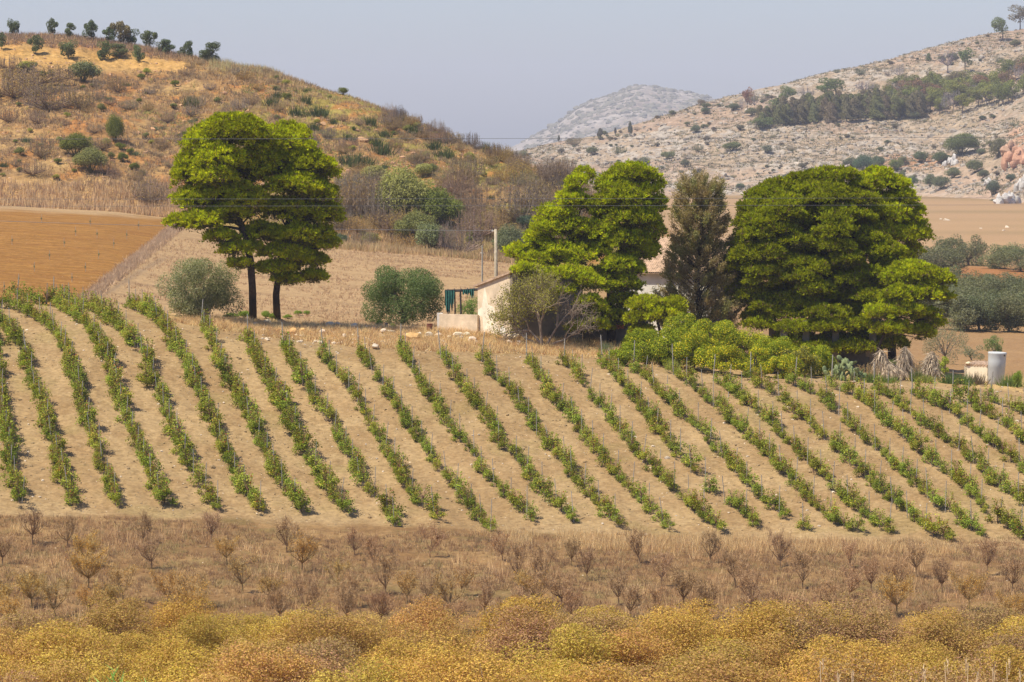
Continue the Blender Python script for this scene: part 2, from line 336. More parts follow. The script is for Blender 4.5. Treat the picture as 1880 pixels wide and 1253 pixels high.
# ---- the rocky ridge on the right and the far mountain
def ridge(name, Us, Ds, bD, bz, cu, cv, cDu, cD, terr, amp, colf, mat, seed):
    cV = np.interp(Us, cu, cv); cDd = np.interp(Us, cDu, cD); cz = np.array([zv(a, b) for a, b in zip(cV, cDd)])
    bDd = np.interp(Us, bD[0], bD[1]); Zr = np.empty((len(Ds), len(Us)))
    for i in range(len(Us)):
        t = (Ds - bDd[i]) / (cDd[i] - bDd[i]); tt = np.clip(t, 0, 1); pr = np.interp(tt, terr[0], terr[1])
        Zr[:, i] = np.where(t < 0, bz + t * 40, bz + (cz[i] - bz) * pr); Zr[:, i] = np.where(t > 1, cz[i] - (Ds - cDd[i]) * .18, Zr[:, i])
    Zr = blur(blur(Zr, 8, 1), 5, 0)
    Xr = (Us[None] - 940) / 6000 * Ds[:, None]; Yr = np.broadcast_to(Ds[:, None], Xr.shape)
    tn = np.clip((Yr - bDd[None]) / (cDd - bDd)[None], 0, 1.3); env = sst(0, .12, tn) * (1 - .72 * sst(.8, 1, tn))
    k = amp
    rg = 1 - np.abs(2 * fbm(Xr * .022 / k * 3, Yr * .022 / k * 3, seed, 4) - 1)
    Zr = Zr + env * ((fbm(Xr * .006 * 3 / k, Yr * .006 * 3 / k, seed + 5, 3) - .5) * 10 * k / 3 + (rg - .7) * 5 * k / 3 + (fbm(Xr * .25, Yr * .25, seed + 9, 3) - .5) * 2.6)
    T = Terr(Us, Ds, Zr); c = colf(Xr, Yr, Zr, rg); terr_mesh(name, T, Xr, Yr, Zr, c, mat); return T
def rcol(Xr, Yr, Zr, rg):
    a = fbm(Xr * .02, Yr * .02, 41, 5); b = fbm(Xr * .12, Yr * .12, 42, 4); c_ = fbm(Xr * .35, Yr * .35, 43, 3)
    c = lerp(C(.31, .225, .15), C(.38, .29, .195), b); c = lerp(c, C(.42, .375, .32), sst(.6, .9, rg) * sst(.42, .55, c_) * .7)
    c = lerp(c, C(.23, .185, .115), sst(.5, .64, c_) * sst(.38, .55, a) * .8); c = lerp(c, C(.36, .24, .17), sst(.5, .62, a) * .5)
    ru, rv = proj(Xr, Yr, Zr)
    o = np.exp(-((ru - 1680) / 75) ** 4 - ((rv - 297) / 15) ** 4); c = lerp(c, C(.42, .22, .11), o * .8)
    o = np.exp(-((ru - 1872) / 24) ** 4 - ((rv - 265) / 34) ** 4); c = lerp(c, C(.44, .25, .15), o * sst(.35, .5, b))
    o = sst(300, 330, rv) * (1 - sst(.75, .95, rg)); return lerp(c, C(.42, .29, .20), o * .6)
M_ridge = groundmat('rocky_slope', .35, .62, 1.3, (.50, .45, .38), .28, .22, bump=.9, bscale=.8, bdist=1.0)
Us = np.concatenate([np.arange(820, 2100, 4.0), np.arange(2100, 3600, 40)]); Ds = np.concatenate([np.arange(1060, 1720, 2.6), np.arange(1720, 2300, 30)])
TR = ridge('rocky_ridge', Us, Ds, ([820, 1300, 1700, 1800, 1900, 2200], [1180, 1250, 1230, 1180, 1080, 1080]), -21.0,
           [820, 900, 960, 1000, 1100, 1200, 1290, 1380, 1450, 1500, 1600, 1700, 1800, 1880, 2100, 2400, 3600],
           [305, 288, 276, 265, 247, 216, 187, 163, 148, 133, 111, 85, 60, 48, 15, -20, -30], [820, 1300, 1880, 2400], [1480, 1560, 1650, 1660],
           ([0, .25, .42, .5, 1], [0, .24, .36, .41, 1]), 3.0, rcol, M_ridge, 51)
def mcol(Xr, Yr, Zr, rg):
    b = fbm(Xr * .012, Yr * .012, 44, 4); c_ = fbm(Xr * .035, Yr * .035, 45, 4)
    c = lerp(C(.30, .24, .185), C(.37, .32, .27), sst(.5, .9, rg)); return lerp(c, C(.20, .18, .12), sst(.5, .62, c_) * sst(.35, .6, b) * .8)
M_mtn = groundmat('mountain_rock', .06, .6, 1.35, (.25, .24, .2), .035, .42, bump=.9, bscale=.12, bdist=8)
Us2 = np.arange(700, 1700, 4.0); Ds2 = np.arange(4600, 7400, 19.)
TM = ridge('far_mountain', Us2, Ds2, ([700, 1700], [4800, 4800]), -24.0,
           [700, 880, 940, 975, 1000, 1030, 1050, 1070, 1110, 1140, 1160, 1180, 1215, 1250, 1300, 1350, 1450, 1700],
           [330, 305, 282, 258, 244, 226, 204, 190, 177, 165, 155, 153, 160, 165, 176, 195, 240, 300], [700, 1700], [6100, 6100],
           ([0, .5, 1], [0, .42, 1]), 15.0, mcol, M_mtn, 61)

# ================================================================== OBJECT LIBRARIES
RG = np.random.default_rng
def lumps(rng, n, r=.62, flat=.8):
    """centres and radii of the clumps of a rounded crown of unit radius"""
    d = sphd(rng, n); d[:, 2] = np.abs(d[:, 2]) * 1.1 - .15
    return d * r * rng.uniform(.55, 1.0, (n, 1)) * [1, 1, flat], rng.uniform(.28, .5, n)
def leafy_mesh(name, seed, n=2600, L=.07, W=.035, nl=16, green=(1, 1, 1), var=.25, flat=.8, yellow=0., zoff=.75, fill=.35, alt=None, altp=0.):
    """a shrub or crown of unit radius: leaf clumps with gaps, colours around 1 (times the object's colour)"""
    rng = RG(seed); g = G(); c, r = lumps(rng, nl, flat=flat); k = rng.integers(0, nl, n)
    d = sphd(rng, n); rad = rng.uniform(fill, 1.0, n) ** .6
    p = c[k] + d * (r[k] * rad)[:, None] * [1, 1, .85]; p[:, 2] += zoff * flat; ok = p[:, 2] > .02; p, d = p[ok], d[ok]; n = len(p); k = k[ok]
    cl = rng.uniform(1 - var, 1 + var, (n, 1)) * np.array(green) * rng.uniform(.9, 1.12, nl)[k][:, None]
    if altp: q = rng.random(n) < altp; cl[q] = np.array(alt) * rng.uniform(.7, 1.2, (q.sum(), 1))
    leaves(g, rng, p, d + rng.normal(size=(n, 3)) * .8 + [0, 0, .3], rng.uniform(.7, 1.2, n) * L, W, cl)
    for i in range(min(nl, 9)):
        b = c[i] + [0, 0, zoff * flat]; m = b * .5 + rng.normal(size=3) * .05
        tube(g, [[0, 0, -.12], m, b], [.035, .022, .01], 4, (.5, .42, .36), 1)
    return g.out(name, [M_leaf, M_twig], link=False)
def twig_mesh(name, seed, n=26, spread=.9, h=1.0, sub=26, col=(1, 1, 1), leafn=0, leafc=(1, 1, 1), thick=.014, cloud=0, up=.5, first=.12, trunk=None, L=.05, link_bark=False):
    """bare twiggy shrub / sapling of about unit height"""
    rng = RG(seed); g = G(); tips = []
    z0 = 0 if trunk is None else trunk
    if trunk: tube(g, [[0, 0, -.08], [rng.normal() * .01, 0, trunk * .5], [0, 0, trunk]], [thick * 2.3, thick * 2, thick * 1.8], 5, (.7, .7, .7), 1)
    for i in range(n):
        a = rng.uniform(0, 2 * math.pi); s = spread * math.sqrt(rng.uniform(.02, 1)) * .5
        hh = (h - z0) * rng.uniform(.62, 1.0) * (1 - .28 * (s / spread * 2) ** 2)
        e = np.array([math.cos(a) * s, math.sin(a) * s, z0 + hh]); b = np.array([math.cos(a) * .02, math.sin(a) * .02, z0 - (0 if trunk is None else .04)])
        mid = b * .5 + e * .5 + [math.cos(a) * s * .55, math.sin(a) * s * .55, -hh * .10]
        tube(g, [b, mid, e], [thick, thick * .6, thick * .2], 3, (1, 1, 1), 1)
        t = rng.uniform(first, 1, sub); q = np.where((t < .5)[:, None], b + (mid - b) * (t * 2)[:, None], mid + (e - mid) * (t * 2 - 1)[:, None])
        dd = nrm(e - b) * up + rng.normal(size=(sub, 3)) * .6; dd[:, 2] += .2
        ll = rng.uniform(.10, .24, sub) * h
        blades(g, rng, q, dd, ll, thick * .55, np.ones(3), 1)
        tips.append(q + nrm(dd) * (ll * .7)[:, None]); tips.append(q + nrm(dd) * (ll * .3)[:, None])
    T = np.concatenate(tips)
    if leafn:
        k = rng.integers(0, len(T), leafn); p = T[k] + rng.normal(size=(leafn, 3)) * .03
        leaves(g, rng, p, rng.normal(size=(leafn, 3)) + [0, 0, .6], rng.uniform(.6, 1.2, leafn) * L, L * .45, np.array(leafc) * rng.uniform(.7, 1.3, (leafn, 1)))
    return g.out(name, [M_leaf, M_twig], link=False)
def sapling_mesh(name, seed, n=1100, leafn=0, leafc=(1, 1, 1), R=.36, nb_=11):
    rng = RG(seed); g = G(); z0 = rng.uniform(.16, .26); tube(g, [[0, 0, -.08], [rng.normal() * .02, 0, z0 * .6], [0, 0, z0]], [.02, .017, .015], 5, (.75, .75, .75), 1); L = []
    for i in range(nb_):
        a = rng.uniform(0, 6.283); s = R * math.sqrt(rng.uniform(.05, 1)); e = np.array([math.cos(a) * s, math.sin(a) * s, rng.uniform(.6, .98) - s * .35]); b = np.array([0, 0, z0 - .01]); m = b * .5 + e * .5 + [math.cos(a) * s * .2 + rng.normal() * .03, math.sin(a) * s * .2 + rng.normal() * .03, -.02]
        tube(g, [b, m, e], [.012, .007, .003], 4, (.85, .85, .85), 1); L.append((b, m, e))
        for j in range(3): f = rng.uniform(.35, .9); q = b * (1 - f) + e * f; e2 = q + rng.normal(size=3) * [.1, .1, .05] + [0, 0, .12]; tube(g, [q, e2], [.006, .002], 3, (.9, .9, .9), 1); L.append((q, (q + e2) / 2, e2))
    k = rng.integers(0, len(L), n); B = np.array([[*q] for q in L]); f = rng.uniform(.15, 1.05, n)[:, None]; q = np.where(f < .5, B[k, 0] * (1 - 2 * f) + B[k, 1] * 2 * f, B[k, 1] * (2 - 2 * f) + B[k, 2] * (2 * f - 1)) + rng.normal(size=(n, 3)) * .022
    blades(g, rng, q, rng.normal(size=(n, 3)) * .7 + [0, 0, .45] + q * .6, rng.uniform(.05, .15, n), .0075, rng.uniform(.8, 1.3, (n, 1)) * np.ones(3), 1)
    if leafn: k = rng.integers(0, n, leafn); leaves(g, rng, q[k] + rng.normal(size=(leafn, 3)) * .035, rng.normal(size=(leafn, 3)) + [0, 0, .5], .03, .015, np.array(leafc) * rng.uniform(.7, 1.3, (leafn, 1)))
    return g.out(name, [M_leaf, M_twig], link=False)
def spiky_mesh(name, seed, n=170, col=(1, 1, 1)):
    rng = RG(seed); g = G(); p = rng.normal(size=(n, 3)) * [.28, .28, 0]; d = np.stack([p[:, 0] * .8, p[:, 1] * .8, np.ones(n)], 1) + rng.normal(size=(n, 3)) * .22
    blades(g, rng, p - [0, 0, .05], d, rng.uniform(.5, 1.1, n) * .85, .06, np.array(col) * rng.uniform(.7, 1.3, (n, 1)))
    return g.out(name, [M_leaf], link=False)
def rock_mesh(name, seed, sub=2):
    import bmesh
    bm = bmesh.new(); bmesh.ops.create_icosphere(bm, subdivisions=sub, radius=1.0)
    V = np.array([v.co[:] for v in bm.verts]); F = np.array([[v.index for v in f.verts] for f in bm.faces]); bm.free()
    rng = RG(seed)
    for _ in range(7):
        d = sphd(rng, 1)[0]; h = rng.uniform(.45, .85); s = V @ d; V = V - np.outer(np.clip(s - h, 0, None) * .92, d)
    V = V * (1 + .10 * (vn(V[:, 0] * 3 + 9, V[:, 1] * 3 + V[:, 2] * 2 + 5, seed) - .5)[:, None])
    V *= [1, .8, .6]; return V, F
FG = []
ROCKS = [rock_mesh('r', 100 + i) for i in range(7)]
def scatter_rocks(name, mat, pts, sizes, cols_, seed, label=None):
    rng = RG(seed); R = [rock_mesh('r', 140 + i, 1) for i in range(8)]; g = G()
    for i, (p, s) in enumerate(zip(pts, sizes)):
        V, F = R[rng.integers(8)]; A = rotz(rng.uniform(0, 6.28)); g.add((V * rng.uniform(.6, 1.2, 3)) @ A.T * s + p, F, cols_[i])
    o = g.out(name, [mat]); return tag(o, label, None, kind='stuff')

# ---- generic grass tufts collected as one 'stuff' object
def tufts(name, T, UVS, h, wd, colf, seed, label, spread=.12, per=12, lean=.35):
    """UVS: (n,2) world x,y positions"""
    rng = RG(seed); x, y = UVS[:, 0], UVS[:, 1]; z = T.h(x, y); n = len(x); hs = np.broadcast_to(h, n) * rng.uniform(.55, 1.3, n)
    i = np.repeat(np.arange(n), per); p = np.stack([x, y, z - .03], 1)[i]; p[:, :2] += rng.normal(size=(len(i), 2)) * (spread * hs[i] * 2)[:, None]
    d = rng.normal(size=(len(i), 3)) * lean; d[:, 2] = 1
    c = colf(n, rng)[i] * rng.uniform(.75, 1.25, (len(i), 1)); g = G(); blades(g, rng, p, d, hs[i] * rng.uniform(.6, 1.1, len(i)), wd, c)
    o = g.out(name, [M_dry]); return tag(o, label, kind='stuff')
def mixc(cols_, wts=None):
    cols_ = np.array(cols_, float)
    return lambda n, rng: cols_[rng.choice(len(cols_), n, p=wts)]
def scatter_uv(rng, n, u0, u1, d0, d1, T=None, keep=None):
    """world positions spread over a wedge of ground"""
    y = np.sqrt(rng.uniform(d0 ** 2, d1 ** 2, n)); x = (rng.uniform(u0, u1, n) - 940) / 6000 * y
    if keep is not None:
        u, v = proj(x, y, (T or TG).h(x, y)); k = keep(u, v, x, y); x, y = x[k], y[k]
    return np.stack([x, y], 1)

# ================================================================== VINEYARD
ROWS = [
 [(-85,600),(-70,700),(-52,800),(-40,935)],
 [(-30,560),(-12,640),(0,700),(3,745),(14,818),(25,870),(38,917)],
 [(-40,570),(10,594),(42,636),(63,703),(81,766),(105,836),(133,925)],
 [(-60,548),(35,562),(88,590),(112,625),(133,678),(151,730),(162,787),(197,871),(214,922)],
 [(30,545),(105,555),(140,580),(175,611),(190,650),(211,706),(228,759),(253,818),(291,900),(309,926)],
 [(100,548),(175,565),(211,590),(246,622),(267,653),(277,695),(302,745),(323,801),(351,864),(400,930)],
 [(235,556),(260,566),(316,625),(347,671),(362,717),(390,773),(414,825),(439,889),(481,934)],
 [(369,592),(390,636),(414,685),(439,727),(463,783),(491,836),(520,892),(558,940)],
 [(456,625),(491,695),(519,745),(547,811),(579,857),(611,906),(639,941)],
 [(520,632),(562,703),(597,766),(640,831),(660,872),(684,903),(708,927),(725,958)],
 [(590,645),(632,700),(660,736),(681,777),(705,818),(722,852),(742,886),(766,917),(790,927),(812,952)],
 [(657,645),(688,682),(711,716),(735,750),(752,780),(776,811),(790,838),(817,865),(844,906),(871,933),(899,968)],
 [(735,638),(756,675),(776,709),(803,743),(824,777),(844,804),(871,831),(892,869),(926,906),(946,923),(980,958)],
 [(810,651),(834,688),(861,719),(885,753),(902,780),(926,818),(950,838),(980,882),(1014,913),(1042,937),(1062,956)],
 [(885,654),(912,692),(940,719),(967,756),(987,790),(1008,818),(1038,845),(1066,889),(1096,916),(1137,960)],
 [(967,658),(997,702),(1025,739),(1052,767),(1069,797),(1093,824),(1117,855),(1151,889),(1185,920),(1219,954),(1236,968)],
 [(1035,661),(1069,698),(1093,729),(1117,763),(1144,794),(1171,835),(1205,862),(1239,896),(1270,925),(1312,966)],
 [(1106,661),(1144,705),(1171,733),(1192,767),(1219,801),(1253,835),(1276,869),(1315,902),(1357,929),(1391,962)],
 [(1161,671),(1195,699),(1229,736),(1272,772),(1309,812),(1340,850),(1377,893),(1412,924),(1446,948),(1473,964)],
 [(1237,680),(1285,713),(1326,752),(1367,790),(1405,824),(1436,862),(1473,900),(1501,927),(1528,948),(1563,970)],
 [(1312,689),(1360,724),(1405,761),(1442,802),(1477,837),(1511,871),(1539,902),(1573,929),(1604,950),(1635,972)],
 [(1377,689),(1412,713),(1446,737),(1480,768),(1508,796),(1535,816),(1559,840),(1587,868),(1617,895),(1652,929),(1686,957),(1731,984)],
 [(1460,700),(1501,717),(1539,754),(1573,789),(1614,823),(1652,857),(1686,892),(1720,923),(1762,953),(1806,978)],
 [(1525,700),(1569,720),(1611,754),(1652,792),(1700,830),(1738,864),(1775,892),(1806,926),(1840,957),(1878,981)],
 [(1604,706),(1652,737),(1696,772),(1744,806),(1789,844),(1830,881),(1878,919),(1930,960),(1960,985)],
 [(1676,717),(1720,737),(1768,765),(1806,802),(1851,833),(1900,872),(1960,920)],
 [(1748,722),(1803,751),(1840,772),(1880,802),(1940,850)],
 [(1818,727),(1878,753),(1940,790)]]
def vine_mesh(seed, dens):
    rng = RG(seed); g = G(); n = int(760 * dens)
    c = rng.normal(size=(7, 3)) * [.20, .32, .14] + [0, 0, .46]; c[:, 2] = np.clip(c[:, 2], .22, .8); k = rng.integers(0, 7, n)
    p = c[k] + rng.normal(size=(n, 3)) * [.11, .12, .11]; m = rng.random(n) < .14; a_ = rng.integers(0, 5, m.sum()); p[m] = np.stack([np.cos(a_ * 2.1) * .16, np.sin(a_ * 1.3) * .34, 0 * a_], 1) + rng.normal(size=(m.sum(), 3)) * [.05, .05, .0] + np.stack([0 * a_, 0 * a_, rng.uniform(.6, 1.25, m.sum())], 1)
    p[:, 2] = np.clip(p[:, 2], .05, 1.45)
    col = np.array([.29, .335, .05]) * rng.uniform(.65, 1.3, (n, 1)); hi = p[:, 2] > .72
    y = rng.random(n) < np.where(hi, .26, .09); col[y] = np.array([.52, .46, .08]) * rng.uniform(.6, 1.2, (y.sum(), 1))
    r = rng.random(n) < np.where(hi, .06, .02); col[r] = np.array([.48, .16, .06]) * rng.uniform(.6, 1.1, (r.sum(), 1))
    b = rng.random(n) < .05; col[b] = np.array([.2, .13, .07])
    leaves(g, rng, p, rng.normal(size=(n, 3)) * .6 + [-.2, -.2, .8], rng.uniform(.07, .12, n), .075, col)
    tube(g, [[0, 0, -.1], [rng.normal() * .04, .03, .25], [rng.normal() * .06, 0, .5]], [.035, .03, .025], 5, (.16, .12, .095), 1)
    for i in range(16):
        a = rng.uniform(0, 6.28); b0 = np.array([0, 0, rng.uniform(.3, .5)]); e = b0 + [math.cos(a) * .22, math.sin(a) * .35, rng.uniform(.25, .95)]
        tube(g, [b0, e], [.011, .005], 3, (.22, .12, .08), 1)
    return g.out('vine', [M_leaf, M_twig], link=False)
VINES = [vine_mesh(200 + i, [1, 1.15, .9, 1.25, .75, 1.05, .5, 1.1, .95, .8][i]) for i in range(10)]
def post_mesh(h, r=.022):
    g = G(); tube(g, [[0, 0, -.25], [0, 0, h * .5], [0, 0, h]], [r, r * .95, r * .9], 6); return g.out('stake', [M_post], link=False)
POST = post_mesh(1.5); POSTB = post_mesh(1.75, .034)
ORD = ['first', 'second', 'third', 'fourth', 'fifth', 'sixth', 'seventh', 'eighth', 'ninth', 'tenth', 'eleventh', 'twelfth', 'thirteenth', 'fourteenth', 'fifteenth', 'sixteenth', 'seventeenth', 'eighteenth', 'nineteenth', 'twentieth', 'twenty-first', 'twenty-second', 'twenty-third', 'twenty-fourth', 'twenty-fifth', 'twenty-sixth', 'twenty-seventh', 'twenty-eighth']
for n_ in range(29, 50): t_ = {2: 'twenty', 3: 'thirty', 4: 'forty'}[n_ // 10]; ORD.append(t_ + '-' + ORD[n_ % 10 - 1] if n_ % 10 else t_[:-1] + 'ieth')
rv = RG(9)
for ri, pts in enumerate(ROWS):
    W = np.array([TG.hit(u, v + 9, 150, 225) for u, v in pts]); seg = np.linalg.norm(np.diff(W, axis=0), axis=1); cum = np.concatenate([[0], np.cumsum(seg)])
    root = empty('vine_row', W[-1]); off = W[-1]; vsc = rv.uniform(.88, 1.06)
    if ri == 0: lab = 'grapevine row at the left edge, cut off by the frame, left of all the others'
    else: lab = 'green and yellow grapevine row on thin stakes, %s from the left along the vineyard bottom' % ORD[ri]
    if ri >= 24: lab = ['green grapevine row running off the right frame edge, starting below the left dead palm stump', 'green grapevine row running off the right frame edge, starting just below the lying dead palm', 'short grapevine row at upper right, starting left of the grey water tank', 'shortest grapevine row at the far upper right, starting below the grey water tank'][ri - 24]
    tag(root, lab, 'vine row', 'rows of grapevines in the vineyard')
    s = rv.uniform(0, .3); k = 0; nextp = 0.0; gapp = .03 if ri < 9 else .08
    while s < cum[-1]:
        x = np.interp(s, cum, W[:, 0]); y = np.interp(s, cum, W[:, 1]); z = float(TG.h(x, y)); dirx = np.interp(min(s + .5, cum[-1]), cum, W[:, 0]) - x; diry = np.interp(min(s + .5, cum[-1]), cum, W[:, 1]) - y
        a = math.atan2(-dirx, diry) if abs(diry) + abs(dirx) > 1e-6 else 0
        if rv.random() > gapp:
            sv = rv.uniform(.6, 1.2) * (1.05 if ri < 10 else .9); br = rv.uniform(.72, 1.18); c = (br * rv.uniform(.88, 1.12), br, br)
            vi = rv.integers(10) if ri < 10 else rv.choice([0, 2, 4, 6, 8, 9, 1, 5])
            inst('vine', VINES[vi], np.array([x, y, z]) + [rv.normal() * .10, 0, 0] - off, (vsc * sv * rv.uniform(.72, .98), sv * 1.32, sv * rv.uniform(.76, 1.02)), a + (math.pi if rv.random() < .5 else 0), c, root)
        if s >= nextp:
            big = nextp == 0; px = x + rv.normal() * .05
            inst('stake', POSTB if big else POST, np.array([px, y, z]) - off, (1, 1, rv.uniform(.9, 1.1)), 0, (1, 1, 1), root, (rv.normal() * .06, rv.normal() * .06)); nextp = s + rv.uniform(1.8, 2.5)
        s += rv.uniform(.72, .92); k += 1

# ================================================================== TREES
def limb(g, rng, a, b, r0, r1, sag=.0, k=6, m=0, col=(1, 1, 1), wig=.08):
    a, b = np.array(a, float), np.array(b, float); n = 5; L = np.linalg.norm(b - a); pts = []
    for i in range(n):
        t = i / (n - 1); p = a * (1 - t) + b * t; p[2] -= sag * L * 4 * t * (1 - t)
        if 0 < i < n - 1: p = p + rng.normal(size=3) * wig * L * .35
        pts.append(p)
    tube(g, pts, np.linspace(r0, r1, n), k, col, m)
def pine(name, base, trunk, lobes, label, D, seed, padr=(.5, .85), dens=1.0, dz=1.0, base_col=(.43, .47, .012), trunk_r=.3, group=None, depth=None, limbs=30, nb=20, lens=.20, cat='pine tree', shape=.55, layers=1):
    """lobes in metres at D: (u, v, ru, rv[, dy]); pads of needles are laid over each lobe, the limbs reach to them"""
    rng = RG(seed); base = np.asarray(base, float); root = empty(name, base); tag(root, label, cat, group)
    k = D / FPX; pads = []; g = G(); trk = [P(*t[:2], D + (t[2] if len(t) > 2 else 0)) for t in trunk]; trk[0] = base + [0, 0, -.3]
    L2 = []
    for lb in lobes:
        u, v, ru, rv_ = lb[:4]; dy = lb[4] if len(lb) > 4 else 0.0; L2.append((u, v, ru, rv_, dy - (.5 * ru * k if layers else 0)))
        for q in range(layers): L2.append((u + rng.normal() * ru * .35, v + rng.normal() * rv_ * .4 + rv_ * .1, ru * .92, rv_ * .95, dy + (.6 + .95 * q) * max(ru * k, .9)))
    for (u, v, ru, rv_, dy) in L2:
        c = P(u, v, D + dy); A_ = np.array([ru * k, ru * k * .95, rv_ * k * 1.08]); area = 2 * math.pi * (A_[0] * A_[1] * .55 + A_[0] * A_[2] * .45) * 1.15
        nbm = max(7, int(dens * area / .115)); d = sphd(rng, nbm * 3); d = d[d[:, 2] > rng.uniform(-.45, .2, len(d))][:nbm]; nbm = len(d)
        bc = c + d * A_ * rng.uniform(.72, 1.05, (nbm, 1)); br = rng.uniform(.17, .33, nbm) * (1 if A_[0] > .6 else .8); pads.append((c, A_[0], None))
        m = nb; i = np.repeat(np.arange(nbm), m); e = sphd(rng, len(i)); e[:, 2] = np.where(e[:, 2] < -.3, -e[:, 2], e[:, 2])
        pt = bc[i] + e * (br[i] * rng.uniform(.55, 1, len(i)) * np.where(rng.random(len(i)) < .14, rng.uniform(1.1, 1.6, len(i)), 1))[:, None] * [1.1, 1.1, .85]; ax = nrm(e * .8 + d[i] * .35 + [0, 0, .35] + rng.normal(size=e.shape) * .25)
        lt = rng.uniform(.88, 1.12); tt = lt * rng.uniform(.68, 1.3, nbm)[i] * rng.uniform(.65, 1.35, len(i)); col = np.array(base_col) * tt[:, None] * np.stack([rng.uniform(.92, 1.14, len(i)), np.ones(len(i)), np.ones(len(i))], 1)
        dead = rng.random(len(i)) < .05; col[dead] = [.22, .16, .08]
        i5 = np.repeat(np.arange(len(i)), 4); dr = ax[i5] + rng.normal(size=(len(i5), 3)) * .38
        blades(g, rng, pt[i5], dr, rng.uniform(.7, 1.2, len(i5)) * lens, lens * .36, col[i5])
        # thin inner twiggy needles
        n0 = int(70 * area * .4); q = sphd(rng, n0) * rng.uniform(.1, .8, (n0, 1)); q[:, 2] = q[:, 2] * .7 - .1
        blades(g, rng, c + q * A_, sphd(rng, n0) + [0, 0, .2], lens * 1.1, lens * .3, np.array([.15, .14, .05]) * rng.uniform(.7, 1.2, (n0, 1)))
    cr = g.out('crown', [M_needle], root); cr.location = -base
    t = G(); rad = np.linspace(trunk_r, trunk_r * .35, len(trk)); tube(t, trk, rad, 10, rng=rng)
    order = rng.permutation(len(pads))[:limbs]
    for j in order:
        c, r, _ = pads[j]; hs = np.array([q[2] for q in trk]); i = int(np.clip(np.searchsorted(hs, c[2] - .9), min(3, len(trk) - 1), len(trk) - 1)); f = rng.uniform(.2, .9)
        a = trk[i - 1] * (1 - f) + trk[i] * f; L = np.linalg.norm(c - a)
        if a[2] > c[2] + .5: continue
        limb(t, rng, a, c + [0, 0, -.1], min(.045 + .022 * L, rad[i] * .75), .025, -.02, 5)
    tk = t.out('trunk', [M_bark], root, smooth=True); tk.location = -base
    return root
g1 = TG.hit(465, 583, 195, 215); g2 = TG.hit(509, 581, 195, 215)
pine('pine_tree', g1, [(465, 583), (463, 530), (460, 480), (452, 440), (438, 400), (425, 350), (420, 300), (425, 255)],
     [(428,243,56,30),(372,272,36,28,.3),(475,262,36,28,.4),(350,322,28,32),(404,300,48,30,-.6),(455,318,40,36,.6),(358,372,34,26),(398,362,42,24,.5),(330,412,26,15),(372,412,36,22,-.6),(420,398,42,26,.2),(450,372,38,30),(395,330,40,20,-1),(405,440,30,14,-.4),(440,488,22,10,-.3),(432,464,30,15,-.3),(478,290,30,30,.4),(348,300,22,22)],
     'tall pine with layered yellow-green crown, leftmost, beside the grey-green olive', 203, 1, trunk_r=.27, limbs=34, padr=(.42, .72))
pine('pine_tree', g2, [(509, 581), (507, 540), (512, 500), (518, 450), (530, 400), (535, 350), (530, 300), (525, 270)],
     [(512,258,28,16),(535,272,40,24),(560,305,40,30),(508,306,34,30,-.4),(590,312,22,20),(538,350,52,28,-.6),(585,365,34,26),(603,400,24,24),(518,392,42,24,-.5),(566,402,36,24),(480,432,36,20,-.6),(540,438,44,24,-.6),(590,436,24,20),(520,470,40,18,-.4),(577,486,26,18,.3),(505,497,34,14,-.6),(525,516,26,9,-.4),(575,512,26,12,.2),(548,478,30,16,-.3),(600,452,24,16)],
     'tall pine with layered crown, right one of the pair, leaning against its neighbour', 205, 2, trunk_r=.24, limbs=34, padr=(.42, .72))
g3 = TG.hit(1064, 624, 195, 220)
pine('pine_tree', g3, [(1064, 624), (1056, 590), (1053, 540), (1058, 500), (1060, 450), (1050, 400), (1055, 355)],
     [(1058,345,20,18),(1046,372,26,18),(1068,378,16,20),(1028,400,28,20),(1005,428,30,22),(1040,425,30,24),(985,445,20,18),(955,470,20,17),(985,486,36,22,-.3),(1025,468,30,22,-.3),(1068,430,22,26),(1065,480,26,26,-.5),(1000,510,28,14,-3.5),(1040,508,28,14,-4),(965,500,24,12,-4),(1035,538,20,10,-4.5),(1078,520,22,14,-4.5),(1082,560,24,15,-4.5),(1088,600,24,13,-4.5)],
     'pine with a narrow pointed top and low left boughs, behind the bare fig tree', 209, 3, trunk_r=.26, limbs=26, padr=(.4, .68), base_col=(.46, .51, .012))
g4 = TG.hit(1120, 632, 200, 222)
pine('pine_tree', g4, [(1120, 632), (1125, 590), (1120, 540), (1135, 480), (1150, 420), (1155, 360), (1160, 330)],
     [(1162,325,42,20),(1125,345,34,26),(1190,345,28,28,.3),(1150,368,50,26,-.5),(1203,385,20,26),(1112,388,30,22,-.4),(1160,405,48,24,-.6),(1200,432,24,24),(1110,430,30,22,-.7),(1150,448,44,22,-.4),(1100,468,20,18,-.8),(1178,466,24,18,-.3),(1140,490,34,18,-.9),(1160,502,24,16,-.9),(1092,528,28,20,-1),(1148,528,30,18,-1),(1145,555,24,16,-.6),(1092,578,28,17,-1),(1095,604,26,10,-1),(1140,590,24,16,-.6)],
     'broad full pine in the middle, left neighbour of the brown cypress', 210, 4, trunk_r=.3, limbs=40, padr=(.42, .7), base_col=(.40, .45, .012))
g5 = TG.hit(1215, 640, 195, 220)
pine('pine_tree', g5, [(1215, 640), (1212, 610), (1205, 580), (1210, 550)],
     [(1190,566,32,14),(1234,566,24,15),(1210,582,34,13,-.3),(1176,590,22,14),(1180,612,22,12),(1235,585,18,14),(1165,628,16,8)],
     'small low pine with a spreading top in front of the white farmhouse wall', 206, 5, trunk_r=.14, limbs=16, padr=(.35, .55))
